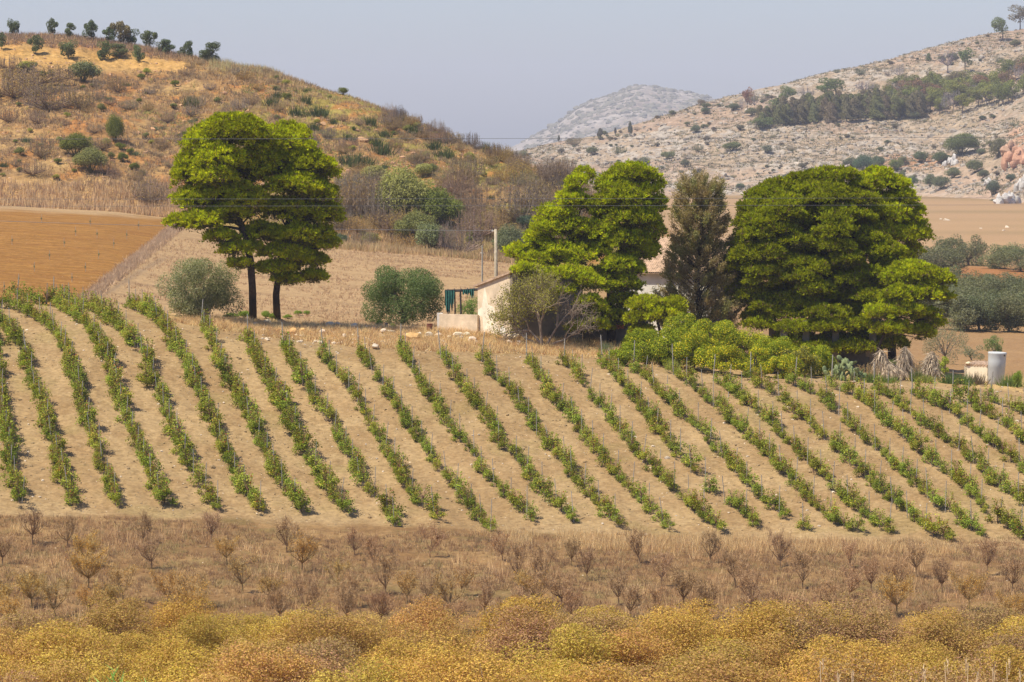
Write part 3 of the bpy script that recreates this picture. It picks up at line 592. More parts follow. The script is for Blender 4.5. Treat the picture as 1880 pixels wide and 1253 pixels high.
# the great rounded pine: pads over a dome
def dome(cu, cv, ru, rv_, rng, n, lo=-.75):
    L = []
    i = np.arange(n) + .5; z = 1 - (1 - lo) * i / n; ph = i * 2.399963 + rng.normal(size=n) * .25; r = np.sqrt(1 - np.clip(z, -1, 1) ** 2)
    for zz, p_, q in zip(z, ph, r):
        k = rng.uniform(.84, 1.0); L.append((cu + math.cos(p_) * q * ru * k, cv - zz * rv_ * k, rng.uniform(24, 38), rng.uniform(12, 19), -math.sin(p_) * q * ru * k / 6000 * 214 * .9))
    return L
rd = RG(77)
g6 = TG.hit(1535, 652, 200, 222); g6 = np.array([P(1535, 652, 214)[0], 214., float(TG.h(P(1535, 652, 214)[0], 214))])
lb = dome(1495, 480, 150, 150, rd, 118) + dome(1490, 480, 80, 100, rd, 24, -1) + [(1440,640,40,13,-4.6),(1500,645,40,12,-5),(1565,642,42,13,-5),(1635,634,34,13,-4.2),(1460,625,36,14,-3),(1530,632,40,14,-3),(1590,622,34,13,-3),(1625,610,30,13,-2),(1610,640,24,9,-2)] + [(1385,385,28,16,-2),(1400,420,34,22,-3),(1375,450,26,22,-1),(1392,500,26,16,-3),(1410,470,30,16,-4),(1385,545,28,14,-2),(1400,570,26,12,-3),(1395,600,30,12,-3),(1460,606,34,13,-4.5),(1530,602,46,15,-5),(1520,580,40,14,-5),(1600,548,40,12,-4),(1570,600,28,14,-4.5),(1440,352,30,14),(1530,325,44,13),(1480,332,36,12),(1590,345,30,13)]
pine('pine_tree', g6, [(1535, 652), (1530, 600), (1525, 540), (1515, 480), (1505, 420), (1500, 370)], lb,
     'huge dense dome-shaped pine, the broadest crown in the picture', 214, 6, trunk_r=.42, limbs=60, layers=0, base_col=(.30, .335, .010))
g7 = np.array([P(1640, 640, 221)[0], 221., float(TG.h(P(1640, 640, 221)[0], 221))])
pine('pine_tree', g7, [(1640, 650), (1635, 590), (1640, 520), (1645, 440), (1640, 380)],
     [(1610,328,30,16),(1640,345,30,16),(1655,372,30,18),(1672,398,28,20),(1640,400,36,22,-.5),(1690,432,18,18),(1660,440,36,24,-.6),(1640,480,36,22,-.5),(1680,465,16,16),(1600,380,30,30,.5),(1620,430,30,30,.5)],
     'pine crown emerging behind and to the right of the huge dome-shaped pine', 221, 7, trunk_r=.3, limbs=24, padr=(.45, .75), base_col=(.46, .51, .012))
g8 = np.array([P(1606, 668, 208)[0], 208., float(TG.h(P(1606, 668, 208)[0], 208))])
pine('pine_tree', g8, [(1598, 682), (1606, 660), (1620, 620), (1640, 580), (1660, 550), (1690, 520)],
     [(1690,505,36,16,.3),(1725,520,28,20,.3),(1700,545,34,18),(1655,545,34,18,-.4),(1735,545,14,14),(1660,575,34,17,-.6),(1700,585,26,16),(1640,606,34,15,-.6),(1690,612,22,12),(1620,580,30,16,-.6),(1650,515,30,20,.6)],
     'small leaning pine with thin bare trunk at the foot of the huge pine, right side', 208, 8, trunk_r=.11, limbs=18, padr=(.38, .62), base_col=(.40, .45, .012))

# ---- the brown-green cypress
def cypress():
    rng = RG(31); b = np.array([P(1290, 640, 213)[0], 213., float(TG.h(P(1290, 640, 213)[0], 213))]); root = empty('cypress_tree', b)
    tag(root, 'brownish half-dry cypress between the middle pines and the huge pine', 'cypress tree'); g = G(); t = G(); k = 213 / FPX
    top = P(1278, 330, 213)[2]; H = top - b[2]; x0 = P(1283, 400, 213)[0]
    tube(t, [b - [0, 0, .3], [x0 - .1, 213, b[2] + H * .4], [x0, 213, b[2] + H * .75], [x0, 213, top - .6]], [.22, .17, .1, .03], 8)
    for i in range(560):
        f = rng.uniform(.10, 1.0); wpx = np.interp(f, [.1, .25, .45, .6, .75, .88, .97, 1.0], [66, 84, 70, 56, 50, 48, 40, 20]); R = wpx * k
        a = rng.uniform(0, 6.283); q = math.sqrt(rng.uniform(.05, 1)); r = R * q * rng.uniform(.82, 1.12)
        c = np.array([x0 + math.cos(a) * r, 213 + math.sin(a) * r, b[2] + H * f + rng.normal() * .1]); s = rng.uniform(.22, .42)
        ori = np.array([x0, 213, c[2] - r * .8])
        if rng.random() < .45: limb(t, rng, ori, c, .035, .012, 0, 4, wig=.04)
        n = int(rng.uniform(110, 200)); ax = nrm(c - ori + [0, 0, .35]); al = rng.uniform(-1, 1.3, n)
        p = c + ax * (al * s)[:, None] + rng.normal(size=(n, 3)) * s * .33; dr = ax * .8 + rng.normal(size=(n, 3)) * .5
        base = (np.array([.37, .30, .155]) if rng.random() < .55 else (np.array([.30, .29, .12]) if rng.random() < .6 else np.array([.42, .32, .18])))
        blades(g, rng, p, dr, rng.uniform(.1, .2, n), .06, base * rng.uniform(.65, 1.3, (n, 1)))
    o = g.out('crown', [M_needle], root); o.location = -b; o = t.out('trunk', [M_bark], root); o.location = -b
cypress()

# ---- olives and broadleaf crowns near the house (own meshes, small leaves)
def broadleaf(name, b, H, R, col, label, cat, seed, n=14000, L=.10, W=.035, nl=34, low=.1, tr=.16, alt=(.16, .18, .11), altp=.3, lean=0, flat=.85, group=None, trunks=1, barkm=None, trans=None):
    rng = RG(seed); root = empty(name, b); tag(root, label, cat, group); g = G(); t = G()
    c = sphd(rng, nl) * rng.uniform(.4, .8, (nl, 1)); c[:, 2] = c[:, 2] * .9; rr = rng.uniform(.2, .34, nl); k = rng.integers(0, nl, n); d = sphd(rng, n)
    p = c[k] + d * (rr[k] * rng.uniform(.3, 1.0, n) ** .4)[:, None]
    hz = (H * (1 - low)) / 2; p = p / np.percentile(np.abs(p), 98, axis=0) * [R, R, hz] + [lean, 0, H * low + hz]; p[:, 2] = np.maximum(p[:, 2], .05)
    cl = np.array(col) * 1.7 * rng.uniform(.7, 1.3, (n, 1)) * rng.uniform(.85, 1.15, nl)[k][:, None]; q = rng.random(n) < altp; cl[q] = np.array(alt) * 1.35 * rng.uniform(.75, 1.25, (q.sum(), 1))
    leaves(g, rng, p, d * .7 + rng.normal(size=(n, 3)) * .6 + [0, 0, .4], rng.uniform(.7, 1.3, n) * L, W, cl); g.out('crown', [M_leaf], root)
    for j in range(trunks):
        o = np.array([rng.normal() * .15 * (trunks > 1), rng.normal() * .1, -.2]); f = np.array([lean * .5 + rng.normal() * .1, 0, H * max(low, .22)]); tube(t, [o, (o + f) / 2 + rng.normal(size=3) * .05, f], [tr * 1.3, tr, tr * .85], 8)
        for i in range(9): limb(t, rng, f, c[i % nl] * [R, R, hz] + [lean, 0, H * low + hz], tr * .5, .02, 0, 5)
    t.out('trunk', [barkm or M_barkg], root); return root
def at(u, v, D): x = P(u, v, D)[0]; return np.array([x, D, float(TG.h(x, D))])
broadleaf('olive_tree', TG.hit(370, 585, 195, 214), 4.0, 2.3, (.135, .14, .07), 'grey-green olive tree with pale leaves, left of the two tall pines', 'olive tree', 41, n=30000, L=.13, W=.05, low=.05, alt=(.25, .245, .14), altp=.4)
broadleaf('olive_tree', TG.hit(742, 597, 195, 225), 3.75, 2.5, (.075, .105, .035), 'dark green rounded olive tree in the dry grass, left of the ruined terrace', 'olive tree', 42, n=34000, L=.13, W=.05, low=.0, alt=(.13, .16, .07), altp=.3, tr=.12, trunks=3)
broadleaf('shrub', at(868, 590, 226), 2.0, 1.0, (.09, .15, .03), 'bright green bush behind the terrace wall, under the net frame', 'bush', 43, n=5000, low=.0, alt=(.14, .2, .04))
broadleaf('olive_tree', at(1735, 655, 240), 3.0, 1.6, (.135, .14, .09), 'thin grey olive behind the dead palm stumps, left of the cream hut', 'olive tree', 44, n=5200, low=.08, alt=(.2, .2, .14), altp=.4, nl=20, tr=.09)
broadleaf('olive_tree', at(1785, 640, 252), 1.6, 1.0, (.13, .14, .085), 'sparse little grey olive bush just above the cream hut', 'olive tree', 45, n=1800, low=.1, alt=(.2, .2, .14), nl=12, tr=.05)
broadleaf('young_tree', at(1825, 642, 262), 1.75, .75, (.10, .15, .05), 'young green tree standing alone above the grey water tank', 'tree', 46, n=3000, low=.15, alt=(.15, .18, .08), nl=14, tr=.04)
broadleaf('shrub', at(1733, 690, 204), 1.35, .5, (.20, .24, .03), 'small round yellow-green bush beside the right dead palm stump', 'bush', 47, n=2600, low=.15, alt=(.3, .3, .05), nl=12, tr=.03)
broadleaf('shrub', at(1300, 560, 224), 3.4, 1.9, (.13, .155, .08), 'soft grey-green tree hidden behind the brown cypress', 'tree', 48, n=7000, low=.1, alt=(.19, .2, .12), tr=.08)
# ---- the citrus thicket below the pines
cit = [(1145,672,195,1.5,.95),(1180,664,197,2.3,1.25),(1228,672,196,2.6,1.35),(1262,650,202,3.3,1.5),(1275,682,195,2.6,1.4),(1318,668,199,3.2,1.6),(1330,692,193.6,2.0,1.2),(1370,672,199,2.9,1.5),(1385,694,194,1.9,1.15),(1420,680,198,2.5,1.4),(1438,698,194,1.6,1.1),(1462,690,197,2.1,1.2),(1495,690,199,2.3,1.15)]
cl_ = ['dark green citrus bush at the left end of the thicket, beside a white stake', 'leafy green bush behind the second white stake, at the thicket left end', 'green citrus bush left of centre in the thicket, above two white stakes', 'tall green bush right below the brown cypress', 'broad yellow-dotted citrus bush in front of the tall one below the cypress', 'tall yellow-green citrus bush at the middle back of the thicket', 'low golden-yellow citrus bush in the front middle of the thicket', 'yellow-green citrus bush behind the tallest white stake', 'low yellow citrus bush at the foot of the tallest white stake', 'olive-green bush in the right half of the thicket, below the huge pine', 'low orange-yellow bush at the front right of the thicket', 'brown-green bush next to the last white stake, front of the thicket', 'sparse olive-green bush at the thicket right end, beside the prickly pear']
for i, (u, v, d, h, r) in enumerate(cit):
    yl = [.02, .06, .1, .08, .3, .22, .45, .3, .45, .15, .35, .2, .1][i]
    broadleaf('citrus_bush', at(u, v, d), h * .84, r, (.155, .185, .016) if i != 11 else (.14, .14, .035), cl_[i], 'bush', 300 + i, n=int(3600 * r * h), L=.10, W=.055, nl=22, low=.0, tr=.04, alt=(.55, .45, .03), altp=yl * .7 + .03, trunks=3, group='citrus bushes of the thicket')


# ================================================================== VARIANTS FOR REPEATED PLANTS
def crown_variant(seed, n=5200, L=.085, W=.045, nl=22, flat=.85, col=(1, 1, 1), alt=(1.3, 1.25, .9), altp=.25, low=.28, var=.3, twigs=0):
    """(crown, trunk) meshes: unit height, crown radius about .5"""
    rng = RG(seed); g = G(); t = G(); c = sphd(rng, nl) * rng.uniform(.3, .8, (nl, 1)); rr = rng.uniform(.22, .4, nl); k = rng.integers(0, nl, n); d = sphd(rng, n)
    p = c[k] + d * (rr[k] * rng.uniform(.4, 1.05, n) ** .5)[:, None]; p = p / np.percentile(np.abs(p), 97, axis=0)
    hz = (1 - low) / 2; p = p * [.5, .5, hz] + [0, 0, low + hz]; p[:, 2] = np.maximum(p[:, 2], .02)
    cl = np.array(col) * rng.uniform(1 - var, 1 + var, (n, 1)) * rng.uniform(.85, 1.15, nl)[k][:, None]; q = rng.random(n) < altp; cl[q] = np.array(alt) * rng.uniform(.8, 1.2, (q.sum(), 1))
    leaves(g, rng, p, d * .6 + rng.normal(size=(n, 3)) * .7 + [0, 0, .4], rng.uniform(.7, 1.3, n) * L * .5, W * .5, cl)
    f = np.array([rng.normal() * .02, rng.normal() * .02, max(low, .16)])
    tube(t, [[0, 0, -.06], f * .5, f], [.035, .028, .024], 6)
    for i in range(10): limb(t, rng, f, c[i % nl] * [.5, .5, hz] + [0, 0, low + hz], .014, .004, 0, 4)
    if twigs:
        m_ = 900; k2 = rng.integers(0, nl, m_); e_ = sphd(rng, m_); e_[:, 2] = np.abs(e_[:, 2]); s_ = (c[k2] + e_ * rr[k2][:, None]) * .97; s_ = s_ / 1.12 * [.5, .5, hz] + [0, 0, low + hz]
        blades(g, rng, s_, e_ * .5 + [0, 0, 1] + rng.normal(size=(m_, 3)) * .3, rng.uniform(.03, .10, m_), .006, np.array([.8, .66, 1.1]) * rng.uniform(.7, 1.2, (m_, 1)))
    for i in range(twigs):
        e = c[rng.integers(nl)] * [.5, .5, hz] + [0, 0, low + hz] + rng.normal(size=3) * .1; limb(t, rng, f, e, .006, .002, 0, 3)
    return g.out('crown', [M_leaf], link=False), t.out('trunk', [M_twig], link=False)
def put_tree(name, var, loc, h, wid, color, label, cat, group, rng, bark=(.16, .12, .1)):
    r = empty(name, loc, rng.uniform(0, 6.28), (wid, wid, h)); tag(r, label, cat, group)
    c = inst('crown', var[0], (0, 0, 0), 1, 0, color, r); t = inst('trunk', var[1], (0, 0, 0), 1, 0, bark, r); return r
def jig(rng, c, a=.12): return tuple(np.array(c) * rng.uniform(1 - a, 1 + a) * rng.uniform(.96, 1.04, 3))

# ================================================================== FOREGROUND
YEL = [crown_variant(400 + i, 28000, .048, .025, 40, low=.06, alt=(.78, .64, .95), altp=.40, twigs=60, var=.24) for i in range(6)]
rf = RG(50); yl = []
for d0, n, hh in ((99, 15, 2.9), (104.5, 15, 2.9), (110, 15, 2.85), (115.5, 15, 2.7), (120.5, 14, 2.45)):
    for i in range(n):
        u = -110 + (2100 / n) * (i + .5 * (int(d0) % 2)) + rf.normal() * 22; d = d0 + rf.normal() * .8; yl.append((d, u, hh * rf.uniform(.85, 1.12)))
band = {}
for d, u, h in sorted(yl):
    x = P(u, 1200, d)[0]; loc = (x, d, float(TG.h(x, d)))
    cc = [(.62, .43, .10), (.63, .47, .10), (.57, .38, .115), (.50, .34, .14)][rf.choice(4, p=[.34, .26, .25, .15])]
    k = 0 if d < 102 else 1 if d < 107.5 else 2 if d < 113 else 3 if d < 118 else 4; band.setdefault(k, []).append((u, loc, h, cc))
nmr = ['nearest', 'second nearest', 'middle', 'fourth', 'farthest']
for k, L_ in band.items():
    for j, (u, loc, h, cc) in enumerate(sorted(L_)):
        shade = {(.62, .43, .10): 'ochre', (.63, .47, .10): 'yellow', (.57, .38, .115): 'orange-brown', (.50, .34, .14): 'brown'}[cc]
        put_tree('almond_tree', YEL[rf.integers(6)], loc, h, h * rf.uniform(1.15, 1.5), jig(rf, cc), '%s leafy almond tree, %s from the left in the %s foreground row' % (shade, ORD[min(j, 27)], nmr[k]), 'tree', 'autumn-yellow trees along the bottom', rf, (.2, .15, .12))
TWG = [sapling_mesh('sapling_twigs', 420 + i, 1100, [120, 80, 500, 1100, 1700][i % 5], (1.35, 1.1, .6), [.34, .4, .36, .42, .44, .38, .33, .4][i]) for i in range(8)]
TRK = []
bare = [(921,1029),(950,1068),(981,1112),(1049,1039),(1077,1065),(1171,1034),(1215,1078),(1255,1117),(1304,1034),(1348,1081),(1380,1115),(1296,1138),(1432,1044),(1429,1159),(1474,1081),(1518,1125),(1560,1044),(1599,1089),(1646,1133),(1614,1188),(1528,1177),(1682,1060),(1729,1089),(1703,1164),(1758,1185),(1812,1055),(1859,1091),(1779,1122),(1479,1169),(1202,1143),(1135,1112),(1390,1164),
 (124,1005),(263,1000),(163,1082),(278,1044),(388,996),(416,1039),(527,1015),(555,1053),(651,1020),(685,1044),(790,1024),(708,1091),(747,1111),(775,1149),(847,1096),(890,1130),(637,1149),(498,1115),(445,1091),(345,1111),(225,1106),(43,1101),(5,1039),(158,1044),(60,1000),(330,1135),(100,1140),(560,1130),(20,1160),(240,1150),(840,1160),(1050,1150),(1100,1175),(700,1150),(1860,1150),(1650,1085),(1560,1100),(620,1085),(1000,1080)]
for v_ in (1112, 1140):
    for i_ in range(8): bare.append((int(-20 + 1920 * ((i_ + rf.random()) / 11) ** 1.35), int(v_ + rf.normal() * 6)))
bb = {}
for u, v in bare:
    loc = TG.hit(u, v, 110, 170); bb.setdefault(0 if loc[1] > 152 else 1 if loc[1] > 148 else 2 if loc[1] > 144 else 3 if loc[1] > 140.5 else 4 if loc[1] > 137 else 5 if loc[1] > 133.5 else 6, []).append((u, v, loc))
for k, L_ in bb.items():
    for j, (u, v, loc) in enumerate(sorted(L_, key=lambda q: q[0])):
        left = u < 900; h = rf.uniform(1.45, 2.0) * (1.0 if k < 2 else 1.06); r = empty('almond_sapling', loc, rf.uniform(0, 6.28), (h * rf.uniform(.85, 1.15), h * rf.uniform(.85, 1.15), h))
        lf = (u < 500 and v > 1060) or (k >= 2 and rf.random() < .25); i = rf.choice([3, 4, 2] if lf else [0, 1, 5, 6])
        tag(r, ('bare dark-twigged' if not lf else 'thin yellowish-leaved') + ' almond sapling, %s from the left in the %s row below the vineyard' % (ORD[j], ORD[k]), 'sapling', 'saplings in the brown field')
        inst('branches', TWG[i], (0, 0, 0), 1, 0, jig(rf, (.38, .24, .13) if not lf else (.42, .29, .13), .12), r)
DK = mixc([(.44, .28, .15), (.56, .39, .20), (.37, .22, .12), (.25, .16, .10), (.34, .28, .13)], [.28, .2, .22, .2, .1])
rg_ = RG(51)
pts = scatter_uv(rg_, 26000, -60, 1950, 112, 161.5, keep=lambda u, v, x, y: fbm(x * .25, y * .25, 71, 3) + .25 * vn(x * 1.3, y * 1.3, 72) > .50)
tufts('dry_weeds', TG, pts, .30, .022, DK, 52, 'brown dry weeds covering the sapling field', per=10, lean=.5)
pts = scatter_uv(rg_, 6500, -60, 1950, 156, 166, keep=lambda u, v, x, y: np.abs(v - VB(u) - 22 + 14 * (fbm(x * .3, y * .1, 74, 3) - .5)) < np.where(fbm(x * .22, y * .02, 73, 3) > .53, 20, -1))
tufts('tall_dry_grass', TG, pts, .55, .02, mixc([(.78, .56, .27), (.68, .47, .22), (.58, .37, .18), (.80, .60, .32)]), 53, 'pale dry grass along the lower vineyard edge', per=11, lean=.28)
pts = scatter_uv(rg_, 2600, -60, 1950, 118, 160, keep=lambda u, v, x, y: fbm(x * .2, y * .2, 75, 3) > .54)
tufts('straw_grass', TG, pts, .62, .022, mixc([(.78, .54, .28), (.62, .40, .2), (.5, .3, .16)]), 54, 'tall straw-coloured grass clumps between the saplings', per=16, lean=.3)
# verge above the vineyard
pts = scatter_uv(rg_, 11000, 300, 1250, 190, 209, keep=lambda u, v, x, y: (v < VT(u) + 4) & (v > np.interp(u, [300, 500, 800, 1000, 1250], [588, 586, 602, 610, 640])) & ((u < 1060) | (rg_.random(len(u)) < .35)))
tufts('verge_grass', TG, pts, .46, .026, mixc([(.80, .58, .30), (.72, .50, .25), (.60, .39, .19), (.78, .62, .30), (.44, .27, .14)]), 55, 'dry golden grass on the bank above the vines', per=10, lean=.45)
# field behind and left bank
pts = scatter_uv(rg_, 15000, 130, 1100, 209, 400, keep=lambda u, v, x, y: (u > 160 + (552 - v) * 1.25) & (v > 440) & ((fbm(x * .1, y * .1, 76, 3) > .47) | (v < 490)))
tufts('field_stubble', TG, pts, .30, .045, mixc([(.60, .42, .25), (.52, .35, .2), (.46, .29, .17)]), 56, 'dry stubble of the field behind the pines', per=6, lean=.5)
pts = scatter_uv(rg_, 60000, 100, 420, 209, 400, keep=lambda u, v, x, y: np.abs(u - 150 - (552 - v) * 1.25 - 8) < 14 * rg_.random(len(u)) + 4)
tufts('field_edge_grass', TG, pts, .5, .05, mixc([(.60, .43, .27), (.46, .32, .21), (.52, .36, .22)]), 59, 'rough dry grass along the edge of the orange field', per=6, lean=.4)
pts = scatter_uv(rg_, 9000, -60, 340, 372, 440, T=TH_, keep=lambda u, v, x, y: (v > 338 + 8 * (vn(x * .2, y * .0, 79) - .5)) & (v < np.interp(u, [0, 330], [388, 405])))
zz = lambda x, y: np.maximum(TG.h(x, y), TH_.h(x, y))
class TT_: h = staticmethod(lambda x, y: np.maximum(TG.h(x, y), np.where(y > 368, TH_.h(x, y), -99)))
tufts('reed_grass', TT_, pts, 1.15, .09, mixc([(.74, .54, .30), (.66, .46, .25), (.54, .36, .21), (.42, .29, .18)]), 57, 'tall dry reed grass between the hill foot and the orange field', per=6, lean=.15)
pts = scatter_uv(rg_, 2500, 560, 1000, 372, 400, keep=lambda u, v, x, y: v > 440)
tufts('hill_foot_grass', TT_, pts, .9, .08, mixc([(.58, .40, .22), (.50, .35, .18), (.46, .36, .17)]), 58, 'dry yellow grass at the foot of the hill', per=7, lean=.2)

# young guarded olives in the orange field
for j, (a, b) in enumerate(sorted([(725,385),(865,292),(1090,500),(1215,415),(1330,325),(475,612),(330,722),(180,835),(40,912),(540,932),(690,828),(820,728),(945,606),(615,492),(930,408),(400,262),(115,470)])):
    u, v = a / 5.22, 360 + b / 5.22; loc = TG.hit(u, v, 205, 430); k_ = loc[1] / 6000; h = 17 * k_; r = empty('guarded_seedling', loc)
    if j == 0: seed_leaf = leafy_mesh('foliage', 470, 160, .22, .1, 6, fill=.2); seed_stake = post_mesh(1.0, .02)
    tag(r, 'tiny guarded olive seedling with stake in the orange field, %s from the left' % ORD[j], 'seedling', 'seedlings planted in the orange field')
    inst('stake', seed_stake, (0, 0, 0), (1, 1, h), 0, (.8, .8, .8), r)
    inst('foliage', seed_leaf, (0, 0, h * .25), (h * .17, h * .17, h * .36), j, jig(rf, (.22, .24, .14)), r)

# ================================================================== THE HILL
rh = RG(60)
LEAFY = [leafy_mesh('leafy_shrub', 500 + i, 4200, .10, .06, 15, flat=.8) for i in range(5)]
LEAFYB = [leafy_mesh('big_shrub', 510 + i, 12000, .065, .038, 26, flat=.85) for i in range(3)]
SHR = [twig_mesh('twiggy_shrub', 520 + i, 60, 2.0, 1.05, 40, thick=.016, first=.15, up=.7, leafn=[0, 150, 500, 900][i % 4], leafc=(1.3, 1.25, .75), L=.09) for i in range(8)]
SPK = [spiky_mesh('spiky_clump', 540 + i) for i in range(4)]
def hillpt(u, v, T=TH_, d0=366, d1=None):
    p = T.hit(u, v, d0, d1); q = float(TG.h(p[0], p[1])); p[2] = max(p[2], q) if T is TH_ else p[2]; return p
def shrub(u, v, w_, h_, kind, color, label, cat='shrub', group=None, T=TH_, d0=366, name=None, d1=None, pt=None):
    """w_, h_ in photo pixels; (u, v) the foot"""
    p = hillpt(u, v, T, d0, d1) if pt is None else pt; k = p[1] / 6000; lib = {'leafy': LEAFY, 'big': LEAFYB, 'twig': SHR, 'spiky': SPK}[kind]
    zt = {'leafy': 1.55, 'big': 1.6, 'twig': 1.05, 'spiky': .85}[kind]; wt = {'leafy': 1.9, 'big': 1.9, 'twig': 2.0, 'spiky': 1.3}[kind]
    s = (w_ * k / wt,) * 2 + (h_ * k / zt,); o = inst(name or {'leafy': 'green_shrub', 'big': 'large_shrub', 'twig': 'bare_shrub', 'spiky': 'spiky_plant'}[kind], lib[rh.integers(len(lib))], p, s, rh.uniform(0, 6.28), jig(rh, color, .1))
    return tag(o, label, cat, group)
GR, GG, OL, PU_, BR, YG, SP = (.19, .205, .05), (.24, .24, .09), (.33, .31, .105), (.29, .205, .14), (.35, .24, .12), (.38, .36, .09), (.10, .125, .05)
HS = [(140,288,66,52,'big',GR,'dark green round bush on the left hillside, upper one of a touching pair'),
 (166,318,72,56,'big',GG,'grey-green round bush on the left hillside, lower one of a touching pair'),
 (211,262,42,58,'big',GR,'dark pointed conical bush on the left hillside, right above the touching pair'),
 (226,298,26,22,'leafy',GR,'small dark green bush just right of the touching pair of bushes'),
 (152,150,70,46,'leafy',(.19,.2,.1),'dark green bush below the bare orange patch on the left hill'),
 (50,130,36,22,'leafy',YG,'small yellow-green bush on the bare orange slope, upper left'),
 (738,408,138,116,'big',OL,'large grey-green bush, tallest of the thicket at the hill foot'),
 (800,424,110,96,'big',GR,'large dark green bush at the hill foot, right of the tallest grey-green one'),
 (700,400,100,86,'twig',(.24,.2,.15),'large brown bare bush left of the tall grey-green one at the hill foot'),
 (655,395,80,80,'twig',PU_,'greyish bare bush just right of the tall pine pair'),
 (765,446,86,70,'big',(.25,.25,.09),'green bush in front of the dark thicket at the hill foot'),
 (862,392,70,66,'twig',PU_,'purple-brown bare bush in the middle of the hill foot'),
 (905,420,60,50,'twig',BR,'brown bare bush above the pole top'),
 (960,412,110,90,'twig',(.23,.18,.13),'wide fan-shaped leafless tree on the lower hill, left of the middle pines'),
 (1010,400,80,80,'twig',PU_,'grey-brown bare bush right beside the middle pines'),
 (965,420,40,30,'leafy',(.12,.17,.11),'small blue-green bush at the base of the fan-shaped leafless tree'),
 (790,496,70,70,'leafy',(.2,.225,.11),'olive-green bush at the field edge, left of the twin grey-brown bushes'),
 (843,497,84,72,'twig',(.26,.2,.15),'grey-brown twiggy bush at the field edge, left of the thin pole'),
 (820,490,60,62,'twig',(.28,.23,.16),'pale twiggy bush between two darker bushes at the field edge'),
 (938,490,78,74,'big',(.21,.235,.13),'grey-green bush directly behind the wooden pole'),
 (665,478,50,42,'twig',PU_,'low purple-brown bush at the field edge, right of the tall pines'),
 (680,455,40,32,'leafy',OL,'pale green bush above the low purple-brown one at the field edge'),
 (625,470,36,26,'leafy',(.13,.17,.1),'small dark green bush at the field edge beside the tall pine'),
 (780,325,50,30,'leafy',OL,'pale green bush on top of the thicket at the hill foot'),
 (690,340,60,44,'leafy',OL,'pale green bush on the slope left of the hill foot thicket top'),
 (745,470,52,34,'twig',BR,'low brown bush at the field edge behind the dark green olive tree'),
 (905,500,30,26,'twig',PU_,'small grey bush at the foot of the wooden pole'),
 (276,375,70,58,'twig',(.25,.19,.15),'leafless bush on the low bank left of the tall pines'),
 (70,155,120,44,'twig',(.25,.19,.14),'wide brown bare thicket on the upper left hillside'),
 (25,180,90,60,'twig',PU_,'big purple-brown bare bush at the left frame edge, upper hill'),
 (90,205,110,60,'twig',(.24,.18,.13),'brown bare bush on the upper left hillside, below the wide thicket'),
 (150,200,56,40,'twig',PU_,'round purple-brown bush on the left hill, right above the conical bush'),
 (18,130,44,34,'twig',PU_,'purple-brown bush on the bare orange slope at the left frame edge'),
 (75,290,44,44,'twig',PU_,'round purple-brown bush left of the touching green pair'),
 (60,322,50,32,'twig',PU_,'purple-brown bush near the reed grass, lower left hillside'),
 (215,170,36,34,'twig',PU_,'small purple-brown bush above the conical bush, left hill'),
 (15,225,40,30,'twig',PU_,'small purple bush at the left frame edge, middle of the hill'),
 (630,172,26,18,'leafy',GR,'small dark round bush on the skyline, upper right end of the hill')]
for (u, v, w_, h_, k_, c_, l_) in HS: shrub(u, v, w_, h_, k_, c_, l_)
# skyline olives and the row below them
OLV = [crown_variant(560 + i, 2600, .17, .09, 12, low=[.12, .08, .15, .05, .18][i]) for i in range(5)]
sky_ol = [(24,61,26,16),(96,64,24,15),(129,69,21,14),(167,73,27,20),(201,78,22,18),(221,80,32,26),(238,82,24,20),(274,86,26,20),(308,98,20,18),(299,96,15,14),(346,106,24,12),(335,104,16,12),(387,108,28,22),(374,112,16,16)]
nm = ['leftmost, standing alone', 'second from the left', 'third from the left', 'fourth from the left, tallest of the lone ones', 'at the left of the close cluster', 'brownish one in the middle of the close cluster', 'at the right of the close cluster', 'alone just right of the close cluster', 'right tree of the first small pair', 'left tree of the first small pair', 'right tree of the second small pair', 'left tree of the second small pair', 'last and darkest one on the right', 'low bushy one left of the last tree']
for (u, v, h, wd), n_ in zip(sky_ol, nm):
    p = hillpt(u, v + 1); k = p[1] / 6000; put_tree('young_olive', OLV[rh.integers(5)], p, h * k * 1.25, wd * k * 1.35, (.25, .21, .13) if 'brownish' in n_ else jig(rh, (.13, .155, .09)), 'young olive on the hill skyline, ' + n_, 'olive tree', 'young olives on the skyline', rh)
for (u, v, h, wd), n_ in zip([(3,91,24,12),(66,100,27,20),(126,108,29,22),(191,110,27,20),(254,114,24,16),(220,106,20,24),(60,132,14,12),(40,134,14,14)], ['cut by the left frame edge', 'first whole one from the left', 'second whole one', 'third whole one', 'last one on the right', 'low wide one before the last', 'small upper shoot beside the yellow-green bush', 'small lower shoot beside the yellow-green bush']):
    p = hillpt(u, v); k = p[1] / 6000; put_tree('young_olive', OLV[rh.integers(5)], p, h * k * 1.2, wd * k * 1.35, jig(rh, (.15, .175, .095)), 'young dark olive on the bare orange slope, ' + n_, 'olive tree', 'young olives on the orange slope', rh)
# spiky dark clumps with known places
for (u, v, s_) in [(545,215,26),(585,215,30),(500,195,22),(645,305,34),(668,304,26),(690,268,22),(706,252,18),(700,284,30),(796,275,24),(815,290,26),(680,230,22),(560,190,20),(757,245,20),(735,222,16),(895,285,18),(905,300,18),(350,195,24),(640,258,18),(575,240,20),(890,262,18),(510,180,16),(612,228,14)]:
    shrub(u, v, s_ * 1.3, s_, 'spiky', SP, 'dark blue-green spiky clump among rocks on the upper hillside', 'plant', 'dark spiky clumps on the hillside')
